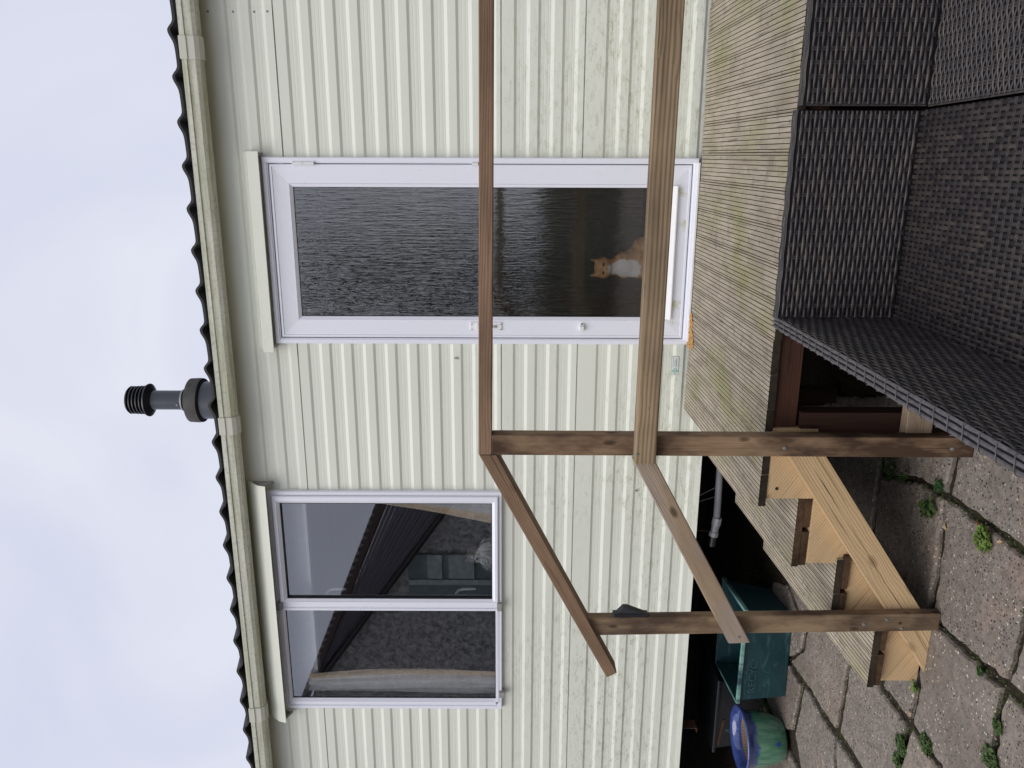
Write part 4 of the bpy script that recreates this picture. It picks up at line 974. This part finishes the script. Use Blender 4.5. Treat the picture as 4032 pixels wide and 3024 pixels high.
b.add([p for p in oO]+[p-dn for p in oO]+[sh(p, cen, .95) for p in outer]+[sh(p, cen, .965)-dn for p in outer],
      [(i, (i+1) % 4, (i+1) % 4+4, i+4) for i in range(4)]+[(i, (i+1) % 4, (i+1) % 4+8, i+8) for i in range(4)]+[(i+4, (i+1) % 4+4, (i+1) % 4+12, i+12) for i in range(4)]+[(i+8, (i+1) % 4+8, (i+1) % 4+12, i+12) for i in range(4)])
b.build('rim', M['tealrim'], rb, bevel=.004)
# faded print on its front
ux = (gr_-gl_).normalized(); uz = ((tO[0]+tO[1])/2-(gl_+gr_)/2).normalized(); un = ux.cross(uz)
if un.y > 0: un = -un
def on_front(a_, h_): return (gl_+gr_)/2+ux*a_+uz*h_+un*.0012
def fm(a_, h_):
    o_ = on_front(a_, h_); yv = uz; zv = ux.cross(uz).normalized()
    return Matrix(((ux.x, yv.x, zv.x, o_.x), (ux.y, yv.y, zv.y, o_.y), (ux.z, yv.z, zv.z, o_.z), (0, 0, 0, 1)))
text_mesh('lettering', 'RECYCLE NOW', .062, fm(.0, .205), M['faint'], tub, .0004)
for (a_, h_, r_) in ((-.06, .125, .034), (.10, .135, .030)):
    b = MB()
    for k in range(3):
        t0 = k*2.1; pts = [on_front(a_+r_*math.cos(t0+i*.22), h_+r_*math.sin(t0+i*.22)) for i in range(8)]; b.tube(pts, [.0012+.0004*i for i in range(8)], 5)
    b.build('swirl_mark', M['faint'], tub)
# black crate in the shade
c0 = on(2, 0, 3010, 2735)
bc = thing('black_crate', 'black plastic crate with worn white letters in the shade behind the teal box', 'crate', (c0.x-.1, .40, 0))
q = MB(); Xc = c0.x-.13; q.hexa([(Xc-.20, .22, 0), (Xc+.22, .22, 0), (Xc+.22, .55, 0), (Xc-.20, .55, 0)], [(Xc-.23, .19, .30), (Xc+.25, .19, .30), (Xc+.25, .58, .30), (Xc-.23, .58, .30)])
q.build('crate_body', M['black'], bc, bevel=.008)
q = MB(); q.rect_frame(0, 1, 0, 1, [(0, 0)]); q = MB(); q.box(Xc-.245, Xc+.265, .175, .595, .285, .305); q.build('crate_rim', M['black'], bc, bevel=.006)
text_mesh('lettering', 'A', .075, Matrix(((1, 0, 0, Xc-.10), (0, 0, -1, .1965), (0, 1, .0, .20), (0, 0, 0, 1))), M['faint'], bc, .0005)
q = MB(); q.hexa([(Xc-.20, .190, .262), (Xc-.02, .190, .240), (Xc-.02, .193, .240), (Xc-.20, .193, .262)], [(Xc-.20, .190, .275), (Xc-.02, .190, .252), (Xc-.02, .193, .252), (Xc-.20, .193, .275)]); q.build('paper_strip', M['rust'], bc)
# glazed pot
def pot_mat():
    a = N('green_blue_glaze', .12, .6); z = a.sep()[2]
    st_ = a.noise(a.map((38, 38, 3)), 1., 4, .6); ed = a.math('ADD', z, a.math('MULTIPLY', a.math('SUBTRACT', st_, .5), .07))
    g = a.mix(a.ramp(st_, (.35, 0.), (.65, 1.)), (.05, .17, .11), (.13, .28, .17))
    bl = a.mix(a.noise(a.v, 25, 4), (.02, .03, .12), (.07, .12, .36))
    c = a.mix(a.ramp(ed, (.170, 0.), (.186, 1.)), g, bl)
    spot = a.voro(a.map((7, 7, 9), (.2, .1, .0)), 1.0)
    a.col(c); a.b.inputs['Coat Weight'].default_value = .6; a.bump(st_, .15, .002); return a.m
PX, PY = -3.105, -.085
pot = thing('glazed_pot', 'glazed plant pot, green below and blue at the rim, standing on the paving', 'plant pot', (PX, PY, 0))
b = MB(); b.lathe((PX, PY, 0), [(.0, .0), (.108, .0), (.120, .012), (.136, .06), (.148, .12), (.152, .165), (.150, .195), (.158, .212), (.176, .226), (.181, .236), (.176, .243), (.162, .238), (.145, .222), (.138, .20), (.136, .165)], 56)
b.build('pot_body', pot_mat(), pot, smooth=True)
b = MB(); b.lathe((PX, PY, 0), [(.137, .185), (.134, .12), (.12, .05), (.1, .015), (.0, .015)], 48); b.build('pot_inside', plain('bare_clay', (.30, .17, .11), .8), pot, smooth=True)
b = MB(); tt = [k*2*math.pi/10 for k in range(20)]
ang_ = math.radians(-62)
b.add([(PX+(.1400+.0015)*math.cos(ang_+.10*math.cos(t)*(1 if i % 2 else .5)), PY+(.1400+.0015)*math.sin(ang_+.10*math.cos(t)*(1 if i % 2 else .5)), .062+.014*math.sin(t)*(1 if i % 2 else .5)) for i, t in enumerate([k*math.pi/8 for k in range(16)])], [tuple(range(16))])
b.build('blue_motif', plain('cobalt_glaze', (.02, .03, .30), .15), pot)

# weeds and small plants
leafm = {}
for nm, c in (('leaf_dark', (.025, .062, .018)), ('leaf_mid', (.052, .092, .023)), ('leaf_bright', (.12, .18, .036))): leafm[nm] = plain(nm, c, .6, .3, var=.5, sc=90)
def weed(px, py, label, kind, rad, h, n, mat, seed, name='weed', z=0.):
    random.seed(seed); c = on(2, z, px, py); q = MB(); st_ = MB()
    for k in range(n):
        a_ = random.uniform(0, 6.283); rr = rad*math.sqrt(random.random()); hh = h*random.uniform(.35, 1)*(1-.4*rr/rad)
        tip = c+Vector((math.cos(a_)*rr, math.sin(a_)*rr, hh))
        if kind == 'grass':
            b0 = c+Vector((math.cos(a_)*rr*.25, math.sin(a_)*rr*.25, -.01)); s_ = Vector((-math.sin(a_), math.cos(a_), 0))*.0018
            mid = b0.lerp(tip, .55)+Vector((0, 0, hh*.25)); q.add([b0-s_, b0+s_, mid+s_*.8, tip, mid-s_*.8], [(0, 1, 2, 4), (4, 2, 3)])
        else:
            st_.tube([c+Vector((math.cos(a_)*rr*.2, math.sin(a_)*rr*.2, -.02)), tip], .0009, 4, cap=False)
            L = (.016 if kind == 'leafy' else .0075)*random.uniform(.6, 1.25); d = Vector((math.cos(a_+random.uniform(-1, 1)), math.sin(a_+random.uniform(-1, 1)), random.uniform(-.3, .3))).normalized(); s_ = d.cross(Vector((random.uniform(-.4, .4), random.uniform(-.4, .4), 1))).normalized()*L*(.55 if kind == 'leafy' else .85)
            q.add([tip-d*L, tip-d*L*.3+s_, tip+d*L*.6+s_*.7, tip+d*L, tip+d*L*.6-s_*.7, tip-d*L*.3-s_, tip+Vector((0, 0, -.002))], [(0, 1, 6), (1, 2, 6), (2, 3, 6), (3, 4, 6), (4, 5, 6), (5, 0, 6)])
    o = link(name, None, Matrix.Translation(c), None); tag(o, label, 'weed' if name == 'weed' else 'plant', 'weeds in the paving joints' if name == 'weed' else None)
    if st_.v: st_.build('stem', leafm['leaf_dark'], o, normals=False)
    q.build('foliage', leafm[mat], o, normals=False)
weed(3520, 1838, 'broad-leaved dark weed just below the foot of the upper railing post', 'leafy', .055, .06, 34, 'leaf_mid', 1)
weed(3575, 1872, 'spindly grassy weed in the shade beside the broad-leaved weed', 'grass', .055, .06, 26, 'leaf_mid', 2)
weed(3672, 1998, 'small feathery weed at the paving junction between the two posts', 'leafy', .035, .05, 40, 'leaf_mid', 3)
weed(3882, 2122, 'bright green round-leaved weed clump in the open paving joint', 'round', .042, .028, 170, 'leaf_bright', 4)
weed(3552, 2935, 'mossy green weed strip in the joint left of the triangular slab', 'round', .040, .014, 150, 'leaf_mid', 5)
weed(3535, 2995, 'sparse mossy weed at the lower end of the narrow paving joint', 'round', .030, .010, 70, 'leaf_mid', 15)
weed(3650, 2930, 'low mossy weed in the joint right of the triangular slab', 'round', .038, .014, 150, 'leaf_mid', 6)
weed(3905, 2990, 'loose green weed in the joint nearest the picture corner', 'round', .042, .016, 110, 'leaf_mid', 7)
weed(3932, 2858, 'tiny green weed in the joint above the corner weed', 'round', .022, .012, 50, 'leaf_mid', 8)
weed(3612, 2700, 'small bright two-leaved weed at the foot of the pine stringer', 'leafy', .020, .025, 10, 'leaf_bright', 9)
weed(3700, 1915, 'row of tiny round weeds in the dark joint under the steps', 'round', .030, .012, 30, 'leaf_dark', 10)
weed(3860, 2640, 'thin moss cushion in the long joint below the lower post', 'round', .016, .010, 26, 'leaf_mid', 16)
weed(2985, 2262, 'thin grassy weed in the shade under the mobile home', 'grass', .10, .10, 22, 'leaf_mid', 11)
weed(3005, 2845, 'leafy plant growing between the black crate and the blue pot', 'leafy', .11, .27, 34, 'leaf_mid', 12, 'shade_plant')
weed(3030, 2800, 'low dark ground weed beside the teal box', 'leafy', .07, .08, 40, 'leaf_dark', 13)
weed(2985, 2975, 'dark leafy weed behind the glazed pot', 'leafy', .12, .16, 34, 'leaf_dark', 14)
random.seed(77); q = MB(); gr = MB()
JN = [(3705, 2464, 3945, 2700, 5), (3945, 2700, 4110, 2870, 4), (3720, 1960, 3930, 2106, 5), (3930, 2106, 4100, 2240, 3), (3464, 1868, 3715, 1955, 5), (3708, 1970, 3690, 2270, 2), (3960, 2685, 4032, 2378, 3),
      (3938, 2720, 3896, 3024, 5), (3470, 2700, 3580, 2845, 3), (3585, 2855, 3701, 3024, 6), (3606, 2700, 3580, 2835, 3), (3575, 2860, 3530, 3024, 7), (3110, 2605, 3292, 2892, 3), (3292, 2892, 3378, 3024, 3), (3336, 2630, 3298, 2880, 2),
      (3158, 2690, 3118, 2870, 3), (3000, 2750, 3067, 2886, 2), (3744, 1840, 3720, 1950, 2), (3286, 2900, 3283, 3024, 2)]
for (xa, ya, xb, yb, dens) in JN:
    A_, B_ = on(2, 0, xa, ya), on(2, 0, xb, yb); L = (B_-A_).length
    for k in range(int(L*dens*95)):
        t = random.random(); cl = noise.noise((A_.lerp(B_, t))*14)
        if cl < random.uniform(-.35, .25): continue
        c = A_.lerp(B_, t)+Vector((random.gauss(0, .009), random.gauss(0, .009), random.uniform(-.016, .004)))
        d = Vector((random.uniform(-1, 1), random.uniform(-1, 1), random.uniform(.0, .9))).normalized(); l = random.uniform(.002, .0055); e_ = d.orthogonal().normalized()*l*.6
        q.add([c-e_, c+e_, c+d*l*1.6], [(0, 1, 2)])
    for k in range(int(L*34)):
        t = random.random(); c = A_.lerp(B_, t)+Vector((random.gauss(0, .02), random.gauss(0, .02), .001)); l = random.uniform(.0015, .004)
        gr.add([c+Vector((l, 0, 0)), c+Vector((0, l, 0)), c+Vector((-l, 0, 0)), c+Vector((0, -l, 0)), c+Vector((0, 0, l))], [(0, 1, 4), (1, 2, 4), (2, 3, 4), (3, 0, 4)])
tag(q.build('joint_moss', plain('moss', (.055, .082, .022), .9, .1, var=.5, sc=40), normals=False), 'thin green moss growing along the joints of the paving', 'moss', kind='stuff')
tag(gr.build('grit', plain('loose_grit', (.22, .19, .15), .9, .1, var=.7, sc=60), normals=False), 'loose grit and crumbs scattered beside the joints of the paving', 'grit', kind='stuff')
for (lx, ly, ang, lab) in ((3722, 2074, .6, 'pale dry leaf scrap lying in the joint below the feathery weed'), (3938, 2136, 2.2, 'curled tan leaf scrap next to the bright round-leaved weed'), (3582, 2808, 1.2, 'small pale leaf scrap near the triangular slab')):
    c = on(2, .004, lx, ly); b = MB(); u_ = Vector((math.cos(ang), math.sin(ang), 0)); v_ = Vector((-u_.y, u_.x, 0))
    b.add([c-u_*.014, c-u_*.004+v_*.007+Vector((0, 0, .004)), c+u_*.010+v_*.004+Vector((0, 0, .002)), c+u_*.016, c+u_*.006-v_*.006+Vector((0, 0, .005)), c-u_*.006-v_*.005, c+Vector((0, 0, -.001))], [(0, 1, 6), (1, 2, 6), (2, 3, 6), (3, 4, 6), (4, 5, 6), (5, 0, 6)])
    tag(b.build('dry_leaf', plain('dry_leaf', (.42, .29, .16), .8), normals=False), lab, 'leaf')
c = on(2, 0, 3868, 2078); d2_ = on(2, 0, 3845, 2055); d3_ = on(2, 0, 3893, 2098)
b = MB(); b.tube([d2_, c, d3_], [.004, .008, .005], 6); tag(b.build('wood_chip', plain('rusty_orange_wood', (.24, .075, .025), .8)), 'rusty orange wood chip lying in the open paving joint', 'wood chip')

# ================================================================== BEHIND THE PHOTOGRAPHER (seen mirrored in the glass)
def mir(x_, y_, Y):
    U = 3024-y_; d = RT*((U-1512)/FPX)+UP*((2016-x_)/FPX)+fw; d = Vector((d.x, -d.y, d.z)); o_ = Vector((CAM.x, 3.75, CAM.z))
    return o_+d*((Y-o_.y)/d.y)
nb = thing('neighbouring_house', 'neighbouring house behind the photographer with dark tiled verge, mirrored in the window', 'house', (-5, -9, 0))
Y = -8.0
ap, lowv = mir(1190, 2790, Y), mir(1560, 1830, Y); g0, g1 = mir(1240, 2680, Y), mir(2000, 1650, Y)
dirv = (lowv-ap).normalized(); q = MB()
n_ = 34; per = (lowv-ap).length/n_
for k in range(n_):
    for s_ in range(6):
        t0 = (k+s_/6)*per; t1 = (k+(s_+1)/6)*per; h0 = .10*abs(math.sin(math.pi*s_/6)); h1 = .10*abs(math.sin(math.pi*(s_+1)/6))
        a_, c_ = ap+dirv*t0, ap+dirv*t1
        q.hexa([(a_.x, Y-3, a_.z-.05), (c_.x, Y-3, c_.z-.05), (c_.x, Y+.12, c_.z-.05), (a_.x, Y+.12, a_.z-.05)], [(a_.x, Y-3, a_.z+h0), (c_.x, Y-3, c_.z+h1), (c_.x, Y+.12, c_.z+h1), (a_.x, Y+.12, a_.z+h0)])
q.build('roof', plain('brown_roof_tile', (.09, .065, .06), .7), nb, normals=False)
q = MB(); nb_ = 13
far0 = ap-Vector((.5, 0, .05)); 
for k in range(nb_):
    f0, f1 = (k/nb_)**1.15, ((k+.88)/nb_)**1.15
    A0 = ap-Vector((0, 0, .05)); B0 = lowv-Vector((0, 0, .05)); A1 = g0; B1 = g1
    P0, P1 = A0.lerp(A1, f0), A0.lerp(A1, f1); Q0, Q1 = B0.lerp(B1, f0), B0.lerp(B1, f1); o1 = Y+.02+.02*(k % 2)
    q.hexa([(P1.x, Y-.1, P1.z), (Q1.x, Y-.1, Q1.z), (Q1.x, o1, Q1.z), (P1.x, o1, P1.z)], [(P0.x, Y-.1, P0.z), (Q0.x, Y-.1, Q0.z), (Q0.x, o1, Q0.z), (P0.x, o1, P0.z)], 0 if k == 0 else 1)
q.build('gable_boards', [plain('red_brown_verge_board', (.30, .15, .12), .6), plain('blue_black_gable_boards', (.17, .155, .18), .5), plain('black_board_gap', (.05, .045, .05), .5)], nb, normals=False)
a_ = mir(1240, 2900, Y); 
q = MB(); q.prism([(-9.5, 0), (g1.x, 0), (g1.x, g1.z), (g0.x, g0.z+.0), (ap.x-.2, ap.z-.1), (-9.5, ap.z-1.4)], 1, Y-3, Y-.11)
pd = N('pebbledash', .9, .1); f_ = pd.noise(pd.v, 9, 6, .8, .6)
pd.col(pd.mix(pd.ramp(f_, (.38, 0.), (.62, 1.)), (.22, .21, .20), (.80, .77, .74))); pd.bump(f_, 1., .03)
q.build('wall', pd.m, nb)
q = MB(); q.tube([g0+Vector((0, .1, -.05)), g1+Vector((0, .1, -.05))], .05, 8); q.build('drainpipe', plain('brown_drainpipe', (.03, .02, .018), .4), nb)
def nbox(nm, x0, x1, y0, y1, mat, yy, parent, d=.04):
    a_, c_ = mir(x0, y0, yy), mir(x1, y1, yy); q = MB(); q.box(min(a_.x, c_.x), max(a_.x, c_.x), yy-d, yy, min(a_.z, c_.z), max(a_.z, c_.z)); return q.build(nm, mat, parent)
gw_ = nbox('door', 1605, 2400, 2181, 2400, plain('grey_green_door', (.20, .25, .245), .5, var=.3, sc=9), Y-.05, nb)
for (x0, x1, y0, y1) in ((1682, 1742, 2184, 2276), (1766, 1868, 2184, 2276), (1610, 2300, 2281, 2302)):
    nbox('door_panel', x0, x1, y0, y1, plain('pale_grey_green_panel', (.48, .55, .53), .5, var=.3, sc=9), Y-.01, gw_, .03)
def tree(label, x_, y_, h, r, seed, name='conifer_tree'):
    random.seed(seed); t = thing(name, label, 'tree', (x_, y_, 0), 'trees behind the photographer')
    b = MB(); b.tube([(x_, y_, 0), (x_+.05, y_, h*.5), (x_, y_, h*.9)], [.12, .08, .02], 10); b.build('trunk', M['joist'], t)
    q = MB()
    for k in range(5200):
        z = random.random(); rr = r*(1-z*.55)*(.55+.45*random.random())*(1+.22*noise.noise(Vector((z*7, k % 13, seed)))); a_ = random.uniform(0, 6.283)
        c = Vector((x_+math.cos(a_)*rr, y_+math.sin(a_)*rr, .2+z*h)); s_ = random.uniform(.05, .11)
        d1_ = Vector((random.uniform(-1, 1), random.uniform(-1, 1), random.uniform(-1, 1))).normalized()*s_; d2 = d1_.orthogonal()*.6
        q.add([c-d1_, c+d2, c+d1_, c-d2], [(0, 1, 2, 3)])
    q.build('crown', leafm['leaf_dark'], t, normals=False)
tp = mir(1240, 1130, -9)
tree('tall dark conifer behind the photographer, mirrored in the door glass', tp.x, -9, tp.z, 1.25, 1)
tp2 = mir(1330, 1800, -9)
tree('slimmer dark conifer next to the neighbouring house behind the photographer', tp2.x-.1, -9.2, tp2.z, .8, 2)
